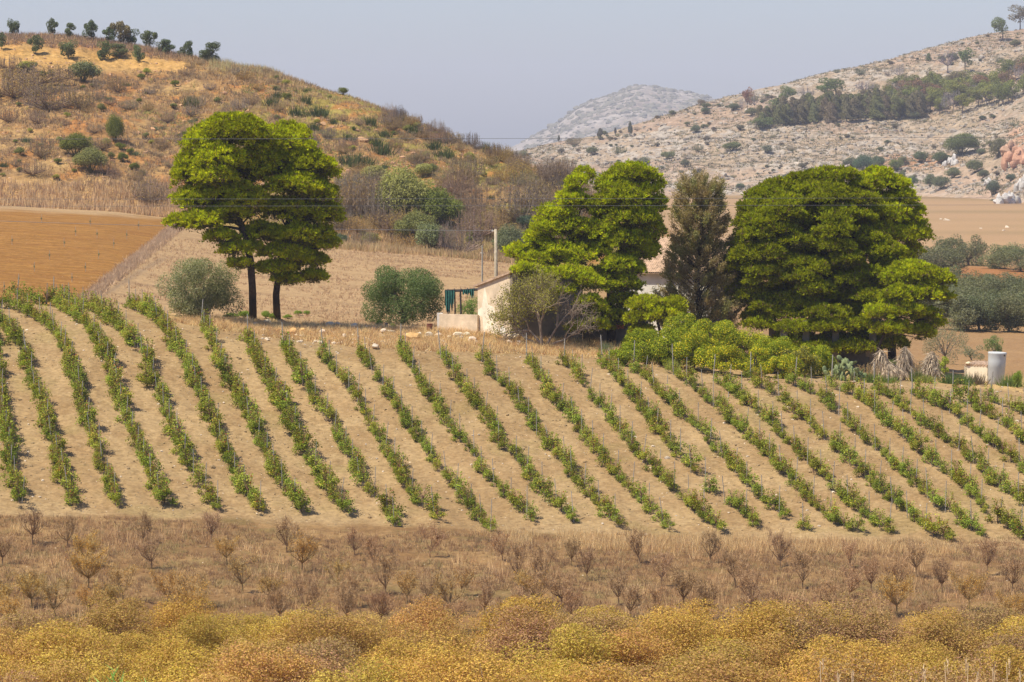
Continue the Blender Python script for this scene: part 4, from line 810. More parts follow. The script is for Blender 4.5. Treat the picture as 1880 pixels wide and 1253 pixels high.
# bare bushes of the skyline on the right flank
for i in range(46):
    u = rh.uniform(700, 1085); v = np.interp(u, c_u, [60, 60, 64, 68, 78, 96, 112, 131, 163, 176, 200, 238, 262, 281, 297, 315, 340, 358, 420, 470, 500]) + rh.uniform(2, 26)
    shrub(u, v, rh.uniform(22, 42), rh.uniform(18, 34), 'twig', [PU_, (.2, .16, .14), BR][rh.integers(3)], 'leafless twiggy bush near the skyline on the right flank of the hill', 'shrub', 'leafless bushes along the right flank')
# the many other shrubs
def okhill(u, v): return (v > np.interp(u, c_u, [60, 60, 64, 68, 78, 96, 112, 131, 163, 176, 200, 238, 262, 281, 297, 315, 340, 358, 420, 470, 500]) + 6) and v < np.interp(u, [0, 300, 450, 700, 1000, 1100], [325, 345, 400, 440, 465, 470]) and not (u < 340 and 80 < v < 130)
def many(n, kind, wr, cs, label, group, f=None):
    k = 0; t = 0
    while k < n and t < n * 30:
        t += 1; u, v = rh.uniform(-20, 1090), rh.uniform(90, 470)
        if not okhill(u, v) or (f and not f(u, v)): continue
        w_ = rh.uniform(*wr) * (.75 + .5 * (v - 60) / 400); shrub(u, v, w_, w_ * rh.uniform(.55, .85), kind, cs[rh.integers(len(cs))], label, 'shrub' if kind != 'spiky' else 'plant', group); k += 1
many(135, 'twig', (18, 42), [PU_, PU_, BR, (.25, .2, .16), (.31, .24, .15)], 'dry brown leafless shrub among grass on the hillside', 'dry shrubs scattered over the hill')
many(60, 'twig', (36, 66), [PU_, BR, (.24, .19, .14)], 'wide brown thicket shrub on the lower right hillside', 'thicket shrubs on the lower hillside', lambda u, v: u > 600 and v > 330)
many(120, 'leafy', (9, 24), [GR, GR, OL, YG, GG], 'small green shrub among dry grass on the hillside', 'small green shrubs scattered over the hill')
many(40, 'spiky', (10, 20), [SP, (.14, .18, .1)], 'small dark spiky plant in dry grass on the hillside', 'small spiky plants on the hillside')
# grass and herbs of the hill
def hillgrass(n, u0, u1, h, wd, cs, seed, label, name, thr, wts=None, per=7, lean=.35):
    r = RG(seed); pts = scatter_uv(r, n, u0, u1, 376, 530, T=TH_, keep=lambda u, v, x, y: (fbm(x * .11, y * .11, seed, 3) > thr) & (v < np.interp(u, [0, 300, 450, 700, 1000, 1100], [335, 360, 410, 450, 470, 475])) & ~((u < 350) & (np.abs(v - np.interp(u, [0, 130, 330], [108, 110, 124])) < np.interp(u, [0, 130, 330], [26, 20, 9]))))
    tufts(name, TH_, pts, h, wd, mixc(cs, wts), seed, label, per=per, lean=lean)
hillgrass(30000, -60, 1120, .55, .08, [(.60, .42, .21), (.50, .33, .17), (.38, .26, .16), (.32, .23, .16), (.44, .38, .14)], 81, 'dry grass covering the hillside', 'hill_grass', .40, [.3, .25, .2, .15, .1])
hillgrass(14000, -60, 1120, .7, .09, [(.32, .225, .14), (.38, .27, .16), (.26, .19, .12)], 82, 'grey-brown dead herbs on the hillside', 'dead_herbs', .50, lean=.3)
hillgrass(20000, 250, 1120, .5, .09, [(.42, .39, .12), (.33, .33, .10), (.52, .44, .16)], 83, 'yellow-green herbs on the hillside', 'green_herbs', .50, lean=.6)
hillgrass(4500, 330, 560, .9, .08, [(.55, .40, .21), (.48, .33, .17)], 84, 'straw grass near the hill top', 'straw_tufts', .42)
r = RG(85); pts = scatter_uv(r, 320, 385, 520, 494, 512, T=TH_); tufts('tall_reeds', TH_, pts, 1.25, .06, mixc([(.45, .42, .2), (.55, .45, .25)]), 85, 'pale tall reeds on the hill skyline', per=7, lean=.2)
pts = scatter_uv(r, 2600, -60, 400, 508, 532, T=TH_); tufts('crest_grass', TH_, pts, .9, .08, mixc([(.5, .34, .19), (.3, .2, .16), (.4, .28, .17)]), 86, 'dry grass along the hill skyline', per=7)
# rocks of the hill
RKM = []
for i, (V, F) in enumerate(ROCKS):
    g = G(); g.add(V, F); RKM.append(g.out('boulder', [M_rock], link=False))
for j, (u, v, s_) in enumerate([(665,258,24),(683,268,12),(668,290,13),(640,316,14),(760,283,16),(772,290,12),(580,222,14),(592,228,16),(572,206,12),(412,172,12),(610,235,10),(740,290,14),(500,178,12),(255,245,10),(200,258,18),(300,210,10),(280,238,12),(690,240,8),(655,240,10),(455,205,10),(205,296,10),(640,285,10),(540,200,10),(720,300,10),(285,132,8)]):
    p = hillpt(u, v); k = p[1] / 6000; o = inst('boulder', RKM[j % 7], p, (s_ * k * .62,) * 3, rh.uniform(0, 6.3), jig(rh, (.50, .29, .16)))
    tag(o, ['largest cracked orange boulder on the right upper hillside', 'orange-tan boulder among dark spiky clumps on the upper hillside'][min(j, 1)], 'boulder', 'orange boulders on the hillside' if j else None)
r = RG(87); pts = scatter_uv(r, 2600, -40, 1050, 385, 520, T=TH_, keep=lambda u, v, x, y: fbm(x * .07, y * .07, 88, 3) > .53)
z = TH_.h(pts[:, 0], pts[:, 1]); scatter_rocks('hill_stones', M_rock, np.column_stack([pts, z]), r.uniform(.12, .5, len(pts)), np.array([.48, .30, .17]) * r.uniform(.7, 1.15, (len(pts), 1)), 89, 'small orange stones over the hillside')

# ================================================================== RIGHT: GROVE, PLAIN, RIDGE
OLG = [crown_variant(600 + i, 8000, .085, .045, 24, low=.04, alt=(1.45, 1.4, 1.2), altp=.35) for i in range(5)]
rr_ = RG(90); gl = []
for row, (d, us) in enumerate([(332, [1752, 1800, 1850, 1900]), (350, [1710, 1762, 1812, 1862, 1912]), (372, [1700, 1745, 1795, 1840, 1885]), (396, [1708, 1750, 1792, 1835, 1880, 1920]), (420, [1715, 1755, 1800, 1843, 1885])]):
    for u in us: gl.append((u + rr_.normal() * 6, d + rr_.normal() * 2, rr_.uniform(3.6, 4.4), rr_.uniform(4.4, 5.2), row))
for u, v, hpx, wpx in [(1722, 503, 46, 88), (1692, 512, 50, 60), (1742, 478, 42, 52), (1778, 488, 50, 62), (1834, 494, 46, 66), (1874, 499, 42, 66), (1905, 504, 40, 60)]:
    gl.append((u, None, (hpx, wpx, v), None, 5))
cnt = {}
for u, d, h, wd, row in sorted(gl, key=lambda q: (q[4], q[0])):
    if d is None:
        p = TG.hit(u, h[2], 380, 640); k = p[1] / 6000; hh, ww = h[0] * k * 1.08, h[1] * k * 1.1
    else: p = at(u, 550, d); hh, ww = h, wd
    cnt[row] = cnt.get(row, 0) + 1
    put_tree('olive_tree', OLG[rr_.integers(5)], p, hh, ww, jig(rr_, (.165, .175, .105)), 'grey-green grove olive, %s from the left in the %s' % (ORD[cnt[row] - 1], ['front row', 'second row', 'third row', 'fourth row', 'fifth row', 'upper row beyond the orange soil'][row]), 'olive tree', 'olive trees of the grove', rr_)
def rpt(u, v): return TR.hit(u, v, 1065, 1700)
def rput(u, v, w_, h_, kind, c_, l_, group=None, cat='shrub', name=None): shrub(u, v, w_, h_, kind, c_, l_, cat, group, T=TR, name=name, pt=rpt(u, v))
RS = [(1585,318,46,40,'big',(.115,.165,.1),'dark green round bush on the ridge foot, above the huge pine'),(1612,308,30,26,'leafy',(.15,.185,.11),'green bush right behind the dark round one, ridge foot'),(1560,310,34,26,'leafy',(.2,.2,.13),'brownish-green bush left of the dark round one, ridge foot'),
 (1645,314,36,26,'leafy',(.2,.235,.08),'yellow-green round bush on the orange patch of the ridge foot'),(1675,342,24,24,'leafy',(.16,.2,.12),'round grey-green bush at the edge of the plain, left one'),(1708,344,30,28,'leafy',(.18,.2,.12),'grey-green bush at the edge of the plain, middle one'),(1728,348,40,30,'leafy',(.19,.2,.12),'wide grey-green bush at the edge of the plain, right one'),
 (1765,285,74,50,'big',(.165,.2,.085),'widest green tree clump on the right ridge, above the white rock'),(1730,300,40,26,'leafy',(.15,.19,.09),'dark green clump left of the white jagged rock'),(1790,318,40,30,'leafy',(.19,.21,.11),'green bush right of the white jagged rock'),(1832,290,44,40,'leafy',(.19,.185,.11),'brown-green bush next to the orange cliff'),
 (1805,328,28,20,'leafy',(.18,.2,.12),'small green bush below the orange cliff, right'),(1822,360,32,36,'leafy',(.15,.165,.12),'dark bush with drooping lower part on the white rocks, far right'),(1855,334,22,18,'leafy',(.14,.17,.12),'small dark bush under the orange cliff'),(1823,376,18,12,'leafy',(.17,.19,.13),'small bush on the plain below the white rocks'),
 (1358,348,22,14,'leafy',(.17,.19,.12),'small lone bush on the plain beside the huge pine'),(1345,277,44,20,'leafy',(.2,.215,.1),'low green bush on the middle ridge slope'),(1408,282,24,18,'leafy',(.2,.2,.14),'grey bush right of the low green one, ridge slope'),(1182,304,32,18,'leafy',(.2,.21,.13),'green-grey bush on the ridge above the middle pines'),
 (1258,307,20,18,'leafy',(.17,.18,.12),'dark round bush on the pale rocks above the cypress'),(1225,293,34,18,'leafy',(.19,.205,.1),'green bush on the slope above the cypress, left of the pale rocks'),(1278,244,22,18,'leafy',(.18,.2,.13),'small umbrella-shaped tree alone on the ridge slope'),(1047,264,16,12,'leafy',(.17,.18,.14),'small dark bush near the left end of the ridge'),
 (1102,256,14,24,'leafy',(.18,.17,.15),'narrow dark tree near the left end of the ridge'),(1157,252,10,34,'leafy',(.17,.17,.14),'tall narrow tree near the left end of the ridge, under the mountain'),(1026,262,6,16,'leafy',(.17,.17,.14),'thin dark tree leftmost on the ridge'),(1130,250,6,20,'leafy',(.18,.17,.15),'thin spindly tree below the mountain, between two darker ones'),(1690,300,34,28,'leafy',(.17,.2,.11),'green bush right of the orange patch, ridge foot'),(1750,328,34,24,'leafy',(.2,.2,.12),'low brown-green bush below the white jagged rock'),(1655,330,22,18,'leafy',(.18,.2,.12),'small bush below the yellow-green round bush')]
for a in RS: rput(*a)
k = 0
while k < 250:
    u = 960 + 940 * rr_.random() ** .8; t = rr_.uniform(.03, .97); top = np.interp(u, [820, 900, 960, 1000, 1100, 1200, 1290, 1380, 1450, 1500, 1600, 1700, 1800, 1880], [305, 288, 276, 265, 247, 216, 187, 163, 148, 133, 111, 85, 60, 48]); bot = 345
    v = top + (bot - top) * t
    if v > 330 and rr_.random() < .5: continue
    s_ = rr_.choice([5, 7, 9, 13, 19], p=[.3, .3, .2, .14, .06]) * rr_.uniform(.8, 1.2)
    rput(u, v, s_ * 1.3, s_ * .8, 'leafy' if rr_.random() < .7 else 'twig', [(.2, .2, .12), (.17, .185, .12), (.24, .2, .16)][rr_.integers(3)], 'small scrubby bush on the pale rocky ridge', 'scrub bushes dotted over the rocky ridge', name='ridge_shrub'); k += 1
# trees of the ridge
CON = []
for i in range(5):
    rng = RG(640 + i); g = G(); n = 1500; f = rng.uniform(.06, 1, n) ** .9; a = rng.uniform(0, 6.28, n); R = .25 * (1 - f) ** .38 * (1 + .3 * np.sin(a * 3 + f * 14)) * rng.uniform(.4, 1, n) ** .5
    leaves(g, rng, np.stack([np.cos(a) * R, np.sin(a) * R, f], 1), np.stack([np.cos(a), np.sin(a), .6 + 0 * a], 1) + rng.normal(size=(n, 3)) * .4, rng.uniform(.05, .09, n), .035, rng.uniform(.7, 1.3, (n, 1)) * np.ones(3))
    t = G(); tube(t, [[0, 0, -.05], [0, 0, .5], [0, 0, .9]], [.018, .012, .004], 5, (1, 1, 1)); CON.append((g.out('crown', [M_leaf], link=False), t.out('trunk', [M_twig], link=False)))
UMB = [crown_variant(650 + i, 1700, .13, .08, 12, low=.36) for i in range(4)]
BTR = [twig_mesh('bare_tree', 660 + i, 22, .8, 1.0, 26, thick=.012, trunk=.35, first=.3) for i in range(4)]
for i in range(84):
    u = 1392 + 300 * (i + rr_.random()) / 84; base = np.interp(u, [1380, 1450, 1560, 1650, 1700], [240, 229, 223, 219, 216]) - rr_.choice([0, 6, 13]); p = rpt(u, base); k = p[1] / 6000
    h = np.interp(u, [1380, 1430, 1700], [26, 38, 44]) * rr_.uniform(.85, 1.1); c = [(.19, .165, .09), (.20, .16, .10), (.19, .19, .08)][rr_.integers(3)]
    put_tree('conifer_tree', CON[rr_.integers(5)], p, h * k, h * k * rr_.uniform(1.0, 1.4), jig(rr_, c), 'dark conifer in the dense planted belt across the rocky ridge', 'conifer', 'conifers of the dark belt', rr_)
for i in range(105):
    u = rr_.uniform(1620, 1910); v = rr_.uniform(np.interp(u, [1600, 1760, 1880], [190, 168, 140]), np.interp(u, [1600, 1760, 1880], [222, 212, 190])); p = rpt(u, v); k = p[1] / 6000; h = rr_.uniform(26, 44)
    if rr_.random() < .68: put_tree('ridge_pine', UMB[rr_.integers(4)], p, h * k, h * k * rr_.uniform(.7, 1.1), jig(rr_, [(.24, .25, .08), (.19, .205, .08), (.23, .185, .12), (.27, .17, .12)][rr_.choice(4, p=[.45, .3, .15, .1])]), 'round-topped green pine in the loose wood at the right end of the belt', 'pine tree', 'pines right of the dark belt', rr_)
    else: tag(inst('bare_tree', BTR[rr_.integers(4)], p, (h * k * .7, h * k * .7, h * k), rr_.uniform(0, 6), jig(rr_, (.3, .26, .25))), 'leafless grey tree in the loose wood at the right end of the belt', 'tree', 'leafless trees right of the dark belt')
for (u, v, h, wd, t_, l_) in [(1442,195,36,26,'g','green pine standing alone above the left end of the dark belt'),(1430,215,30,34,'g','low broad pine at the left top of the dark belt'),(1535,178,34,46,'g','umbrella pine above the dark belt, wide flat crown'),(1515,182,26,30,'g','low umbrella pine just left of the wide flat-crowned one'),(1478,190,34,34,'b','grey leafless tree above the dark belt, right of the lone pine'),(1372,208,44,18,'r','reddish dying tree on the ridge, left of the dark belt'),(1362,212,34,14,'b','thin leafless tree beside the reddish dying one'),(1385,205,36,14,'b','thin leafless tree right of the reddish dying one'),(1588,176,30,34,'b','grey leafless tree on the slope above the dark belt, centre'),(1650,150,34,30,'b','grey leafless tree high on the slope above the loose wood'),(1740,135,44,34,'b','largest grey leafless tree on the upper right slope'),(1772,135,44,26,'g','dark pine on the upper right slope, beside the largest leafless tree'),(1702,112,10,8,'b','small dead trunk on the upper slope'),(1841,75,42,30,'g','umbrella pine on the right skyline, left one'),(1873,52,44,30,'p','half-bare pine on the skyline at the right frame edge'),(1400,238,22,30,'g','green bush-like pine at the left end of the belt, lower'),(1390,238,20,24,'g','leftmost round green pine of the belt'),(1705,112,14,18,'g','small green tree on the upper slope')]:
    p = rpt(u, v); k = p[1] / 6000
    if t_ == 'b': tag(inst('bare_tree', BTR[rr_.integers(4)], p, (wd * k * 1.2, wd * k * 1.2, h * k), rr_.uniform(0, 6), jig(rr_, (.27, .23, .22))), l_, 'tree')
    else: put_tree('ridge_pine', UMB[rr_.integers(4)] if wd > 20 or t_ != 'g' else CON[0], p, h * k, wd * k * 1.2, jig(rr_, {'g': (.16, .2, .09), 'r': (.30, .17, .14), 'p': (.2, .18, .15)}[t_]), l_, 'pine tree' if t_ != 'r' else 'tree', None, rr_)
# limestone of the ridge and boulders on the plain
r = RG(91); y = r.uniform(1075, 1680, 18000); x = (r.uniform(860, 1960, 18000) - 940) / 6000 * y; z = TR.h(x, y); kk = (z > -19.8) & (fbm(x * .03, y * .03, 92, 4) + .35 * vn(x * .12, y * .12, 93) > .62); x, y, z = x[kk], y[kk], z[kk]
s_ = r.gamma(2.0, .30, len(x)) + .25; scatter_rocks('limestone', M_rockf, np.stack([x, y, z], 1), s_, np.array([.37, .32, .26]) * r.uniform(.6, 1.12, (len(x), 1)), 94, 'pale limestone outcrops over the rocky ridge')
y = r.uniform(1075, 1690, 30000); x = (r.uniform(860, 1960, 30000) - 940) / 6000 * y; kk = (TR.h(x, y) > -19.5) & (fbm(x * .02, y * .02, 96, 4) + .3 * vn(x * .1, y * .1, 97) > .60)
tufts('low_scrub', TR, np.stack([x, y], 1)[kk], .85, .5, mixc([(.20, .19, .11), (.25, .21, .13), (.30, .25, .16)]), 95, 'low grey-green scrub over the rocky ridge', per=6, lean=.7, spread=.35)
CRG = []
for i in range(5):
    rng = RG(720 + i); g = G()
    for j in range(16): V, F = ROCKS[rng.integers(7)]; a_ = rng.uniform(0, 6.28); q_ = rng.uniform(0, .75); g.add((V * rng.uniform(.5, 1.1, 3) * [.45, .45, .75]) @ rotz(rng.uniform(0, 6)).T * rng.uniform(.5, 1.1) + [math.cos(a_) * q_, math.sin(a_) * q_, rng.uniform(-.1, .55) * (1 - q_)], F, np.ones(3) * rng.uniform(.8, 1.1))
    CRG.append(g.out('crag', [M_rock], link=False))
for j, (u, v, s_, c_, l_) in enumerate([(1748,302,34,(.55,.52,.48),'white jagged limestone crag between green bushes, ridge foot'),(1735,304,16,(.55,.52,.48),'small white rock left of the jagged crag'),(1870,300,70,(.50,.28,.18),'orange-streaked cliff rock at the right frame edge'),(1858,280,44,(.52,.33,.22),'upper orange cliff rock at the right frame edge'),(1850,352,50,(.52,.49,.45),'large grey-white boulder below the orange cliff'),(1878,345,44,(.5,.47,.43),'grey-white boulder at the frame edge below the orange cliff'),(1838,372,30,(.52,.49,.45),'low white boulder at the edge of the plain, far right'),(1815,338,26,(.52,.49,.45),'white boulder left of the large grey-white one')]):
    p = rpt(u, v) if v < 350 else at(u, v, 1090); k = p[1] / 6000; tag(inst('crag', CRG[j % 5], p, (s_ * k * .6, s_ * k * .5, s_ * k * .75), r.uniform(0, 6), c_), l_, 'rock')
for j, (u, v, s_) in enumerate([(1737,405,14),(1728,403,7),(1848,418,10),(1842,424,6),(1800,420,6)]):
    p = TG.hit(u, v, 500, 1100); k = p[1] / 6000; tag(inst('boulder', RKM[j % 7], p, (s_ * k * .6,) * 3, r.uniform(0, 6), (.6, .5, .38)), 'pale boulder lying on the dry plain, ' + ['largest one', 'beside the largest', 'right group, upper', 'right group, lower', 'between the two groups'][j], 'boulder')
rs = RG(95); y = rs.uniform(4750, 6080, 2200); x = (rs.uniform(960, 1360, 2200) - 940) / 6000 * y; z = TM.h(x, y); kk = (z > -15); g = G()
for p_, q_ in zip(np.stack([x, y, z], 1)[kk], (rs.gamma(2, 1.3, kk.sum()) + 1.3)): V, F = ROCKS[rs.integers(7)]; g.add(V * q_ * [1.2, 1, 1.2] + p_, F, np.array([.19, .175, .125]) * rs.uniform(.8, 1.2))
tag(g.out('mountain_scrub', [M_rockf]), 'dark scrub dots on the distant hazy mountain', kind='stuff')

# ================================================================== BUILDINGS
M_plast = surfmat('old_plaster', (.70, .56, .40), .9, .62, 1.22, .92, .4, 8, .02, obj=True)
M_plastw = surfmat('whitewash', (.82, .78, .70), 1.2, .8, 1.1, .9, .3, 8, .02, obj=True)
M_plastg = surfmat('shaded_grey_render', (.22, .19, .16), 1.1, .6, 1.25, .92, .4, 6, .02, obj=True)  # grey darkened to carry the shade on the house front and porch
M_cream = surfmat('cream_render', (.80, .70, .52), 1.5, .85, 1.1, .9, .3, 8, .02, obj=True)
M_tile = surfmat('clay_tiles', (.50, .35, .24), 3, .55, 1.35, .9, .5, 9, .04, obj=True)
M_dark = surfmat('dark_wood', (.06, .05, .045), 5, .6, 1.4, .8, .3, obj=True)
M_net = surfmat('green_net', (.03, .12, .10), 6, .6, 1.4, .8, .3, obj=True)
M_tank = surfmat('faded_plastic', (.50, .51, .51), 1.6, .9, 1.06, .55, .08, obj=True)
M_rust = surfmat('rusty_metal', (.20, .075, .045), 8, .5, 1.5, .8, .5, obj=True)
M_wire = surfmat('wire', (.13, .13, .14), 1, 1, 1, .5, 0); M_wood = surfmat('pale_pole_wood', (.44, .37, .27), 6, .7, 1.2, .85, .4, obj=True)
M_yel = surfmat('yellow_sack', (.75, .58, .08), 4, .85, 1.1, .6, .3, obj=True)
M_blue = surfmat('dark_blue_can', (.05, .06, .10), 4, .85, 1.1, .5, .2, obj=True)
def wallmesh(name, a, b, h0, h1, th, mat, parent, openings=(), zb=-.4):
    """upright wall from a to b (xy, relative), heights h0/h1 at the ends, openings (s0, s1, z0, z1)"""
    g = G(); a, b = np.array(a, float), np.array(b, float); L = np.linalg.norm(b - a); d = (b - a) / L; nx = np.array([-d[1], d[0]])
    S = sorted({0.0, L, *[q for o in openings for q in o[:2]]})
    for s0, s1 in zip(S[:-1], S[1:]):
        op = [o for o in openings if o[0] <= s0 + 1e-6 and o[1] >= s1 - 1e-6]; zz = [(zb, None)] if not op else [(zb, op[0][2]), (op[0][3], None)]
        for z0, z1 in zz:
            V = []
            for s in (s0, s1):
                top = z1 if z1 is not None else h0 + (h1 - h0) * s / L
                for o in (0, th):
                    q = a + d * s + nx * o; V += [[q[0], q[1], z0], [q[0], q[1], top]]
            g.add(V, [[0, 1, 5, 4], [2, 6, 7, 3], [0, 4, 6, 2], [1, 3, 7, 5], [0, 2, 3, 1], [4, 5, 7, 6]])
    return g.out(name, [mat], parent)
# house with the stained gable
c0 = P(941, 613, 205.0); c0[2] = float(TG.h(c0[0], c0[1])); hs = empty('stone_house', c0); tag(hs, 'small old house with stained cream side wall and sloping roof, behind the bare fig tree', 'house')
d1 = np.array([-.60, .80]); d2 = np.array([.80, .60]); A0 = np.zeros(2); A1 = d1 * 3.7; B1 = d2 * 5.6
gw = wallmesh('side_wall', A1, A0, 3.25, 4.22, .3, M_plast, hs); gw['label'] = 'sunlit cream wall with pale streaked plaster patches'
# paler patches of newer plaster: thin raised relief on the side wall
def relief(poly, off, mat, nm_, parent, base=A1, dr=(A0 - A1) / 3.7, nn=np.array([-.80, -.60])):
    g = G(); n = len(poly); V = [[*(base + dr * s + nn * off), z] for s, z in poly] + [[*(base + dr * s + nn * -.01), z] for s, z in poly]
    cx = np.mean([q[0] for q in poly]); cz = np.mean([q[1] for q in poly]); V.append([*(base + dr * cx + nn * off), cz])
    g.add(V, [[i, (i + 1) % n, 2 * n] for i in range(n)]); g.F4.append(np.array([[i, i + n, (i + 1) % n + n, (i + 1) % n] for i in range(n)]) + g.n - len(V)); g.M4.append(np.zeros(n, int)); return g.out(nm_, [mat], parent)
M_patch = surfmat('pale_plaster_patch', (.84, .74, .58), 2, .8, 1.12, .92, .3, 8, .02, obj=True)
relief([(.75, 3.2), (.6, 2.6), (.45, 1.9), (.05, 1.7), (.05, 1.35), (.5, 1.25), (.65, .2), (1.9, -.2), (2.3, .5), (1.9, 1.1), (1.25, 1.3), (1.9, 1.55), (1.7, 1.95), (1.1, 2.1), (.95, 2.7)], .006, M_patch, 'plaster_patch', hs)
relief([(2.35, .35), (2.5, .1), (2.8, .05), (3.0, .3), (2.95, .65), (2.7, .8), (2.45, .7)], .009, M_plastw, 'whitewash_spot', hs)
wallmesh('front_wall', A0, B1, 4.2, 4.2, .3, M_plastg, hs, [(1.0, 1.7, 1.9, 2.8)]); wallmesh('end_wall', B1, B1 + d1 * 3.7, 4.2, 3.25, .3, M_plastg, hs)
g = G(); tq = .14; dz_ = (4.32 - 3.35) / 3.7
V = []
for s, z in ((-.18, 4.32 + .18 * dz_), (3.95, 4.32 - 3.95 * dz_)):
    for t_ in (-.15, 5.75):
        q = d1 * s + d2 * t_; V += [[q[0], q[1], z], [q[0], q[1], z - tq]]
g.add(V, [[0, 2, 6, 4], [1, 5, 7, 3], [0, 1, 3, 2], [4, 6, 7, 5], [0, 4, 5, 1], [2, 3, 7, 6]]); g.out('roof', [M_tile], hs)
g = G(); box(g, [*(d2 * 1.35 + np.array([-.6, .8]) * .12), 2.35], [.68, .05, .88], rotz(math.atan2(.6, .8))[:3, :3]); g.out('window_shutter', [M_dark], hs)
# terrace wall
ta = P(803, 600, 209.0); ta[2] = float(TG.h(ta[0], ta[1])); tw = empty('terrace_wall', ta); tag(tw, 'low cream terrace wall with a whitewashed end, left of the house', 'wall')
e = P(876, 604, 207.6); wallmesh('wall_body', [0, 0], [e[0] - ta[0], e[1] - ta[1]], 1.02, 1.02, .25, M_plast, tw); g = G(); box(g, [.16, .10, .36], [.36, .34, 1.42]); g.out('end_pillar', [M_plastw], tw)
pb = ta + [.35, .55, 0]; pg_ = empty('net_frame', pb); tag(pg_, 'crooked dark wooden shade frame above the terrace wall', 'shade frame')
for x_, r_ in ((.75, .06), (1.12, .075), (.30, .045)):
    g = G(); tube(g, [[x_, 0, -.2], [x_ + .03, 0, 1.3], [x_, 0, 2.42]], [r_, r_ * .9, r_ * .9], 6); g.out('post', [M_dark], pg_)
for y_, z_ in ((0, 2.42), (.9, 2.46)):
    g = G(); tube(g, [[.1, y_, z_], [1.2, y_, z_ + .03], [2.25, y_ - .1, z_ + .1]], .05, 5); g.out('beam', [M_dark], pg_)
for k in range(5):
    g = G(); tube(g, [[.3 + k * .42, -.12, 2.5 + k * .02], [.3 + k * .42, 1.05, 2.54 + k * .02]], .03, 5); g.out('rafter', [M_dark], pg_)
def netmesh(w_, h_, ox, oz, seed, nx=14, nz=12):
    rng = RG(seed); g = G(); V = []
    hem = h_ * (1 - .45 * rng.random(nx + 1) ** 1.5)
    for i in range(nx + 1):
        for j in range(nz + 1): V.append([ox + w_ * i / nx * (1 - .08 * j / nz), -.14 + .07 * math.sin(i * 1.7) * (j / nz + .3), oz - hem[i] * j / nz])
    V = np.array(V); V2 = V + [0, .012, 0]; n = len(V); F = []
    for i in range(nx):
        for j in range(nz): q = [i * (nz + 1) + j, (i + 1) * (nz + 1) + j, (i + 1) * (nz + 1) + j + 1, i * (nz + 1) + j + 1]; F.append(q); F.append([a + n for a in q[::-1]])
    g.add(np.concatenate([V, V2]), F); return g
nt_ = empty('shade_net', pb); tag(nt_, 'torn dark green shade net hanging from the crooked wooden frame', 'net')
netmesh(.62, 1.45, .12, 2.5, 5).out('hanging_sheet', [M_net], nt_); netmesh(.5, .35, 1.25, 2.55, 6).out('torn_scrap', [M_net], nt_); netmesh(.28, .62, 1.72, 2.6, 7, 6, 8).out('torn_scrap', [M_net], nt_)
# white farmhouse behind the pines
fb = np.array([P(1196, 560, 219)[0], 219., 0.]); fb[2] = float(TG.h(fb[0], fb[1])); fh = empty('farmhouse', fb); tag(fh, 'white farmhouse with clay-tiled roof, mostly hidden behind the pines and the cypress', 'house')
f1 = nrm(np.array([.93, -.36])); ztop = zv(503, 218) - fb[2]; fa = -f1 * 2.6; fe = f1 * 4.2
wallmesh('wall', fa, fe, ztop, ztop, .3, M_plastw, fh, [(1.2, 2.0, -.4, 1.9)]); n_ = np.array([-f1[1], f1[0]])
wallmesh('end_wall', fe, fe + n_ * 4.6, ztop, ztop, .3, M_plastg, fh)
g = G(); nx, ny = 96, 2; V = []
for i in range(nx + 1):
    for j in range(ny + 1):
        q = fa - f1 * .2 + (fe - fa + f1 * .4) * i / nx + n_ * (-.35 + 5.0 * j / ny); V.append([q[0], q[1], ztop + .06 + 2.2 * j / ny + .05 * (i % 2)])
V = np.array(V); n = len(V); F = []
for i in range(nx):
    for j in range(ny): q = [i * (ny + 1) + j, (i + 1) * (ny + 1) + j, (i + 1) * (ny + 1) + j + 1, i * (ny + 1) + j + 1]; F.append(q); F.append([a + n for a in q[::-1]])
g.add(np.concatenate([V, V - [0, 0, .1]]), F); g.out('roof', [M_tile], fh)
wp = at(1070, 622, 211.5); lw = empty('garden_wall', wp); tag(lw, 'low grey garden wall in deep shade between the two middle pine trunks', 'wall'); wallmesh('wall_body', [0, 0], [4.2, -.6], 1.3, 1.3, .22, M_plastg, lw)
bp_ = at(1136, 622, 210.6); g = G(); rng = RG(8)
for k in range(14): box(g, [rng.normal() * .16, rng.normal() * .1, .08 + .075 * (k // 4)], [.24, .12, .07], rotz(rng.uniform(0, 3)))
o = g.out('brick_pile', [surfmat('red_brick', (.55, .17, .08), 6, .7, 1.2, obj=True)]); o.location = bp_ + [0, -.2, .85]; o.location = (bp_[0], bp_[1] + .1, bp_[2] + 1.05); tag(o, 'little pile of orange-red bricks lying on the shaded garden wall', 'brick pile')
# shaded porch under the huge pine
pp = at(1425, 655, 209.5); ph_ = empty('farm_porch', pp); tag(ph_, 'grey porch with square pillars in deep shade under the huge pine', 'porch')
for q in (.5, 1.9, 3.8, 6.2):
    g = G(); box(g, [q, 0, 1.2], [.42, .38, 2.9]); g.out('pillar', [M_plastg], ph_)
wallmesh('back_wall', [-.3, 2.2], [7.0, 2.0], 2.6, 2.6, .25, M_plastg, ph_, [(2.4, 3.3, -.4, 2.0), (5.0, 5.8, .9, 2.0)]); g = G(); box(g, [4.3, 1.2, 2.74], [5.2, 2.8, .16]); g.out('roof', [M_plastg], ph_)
g = G(); box(g, [6.0, -.25, .95], [.55, .06, .95]); g.out('hanging_board', [M_plastg], ph_)
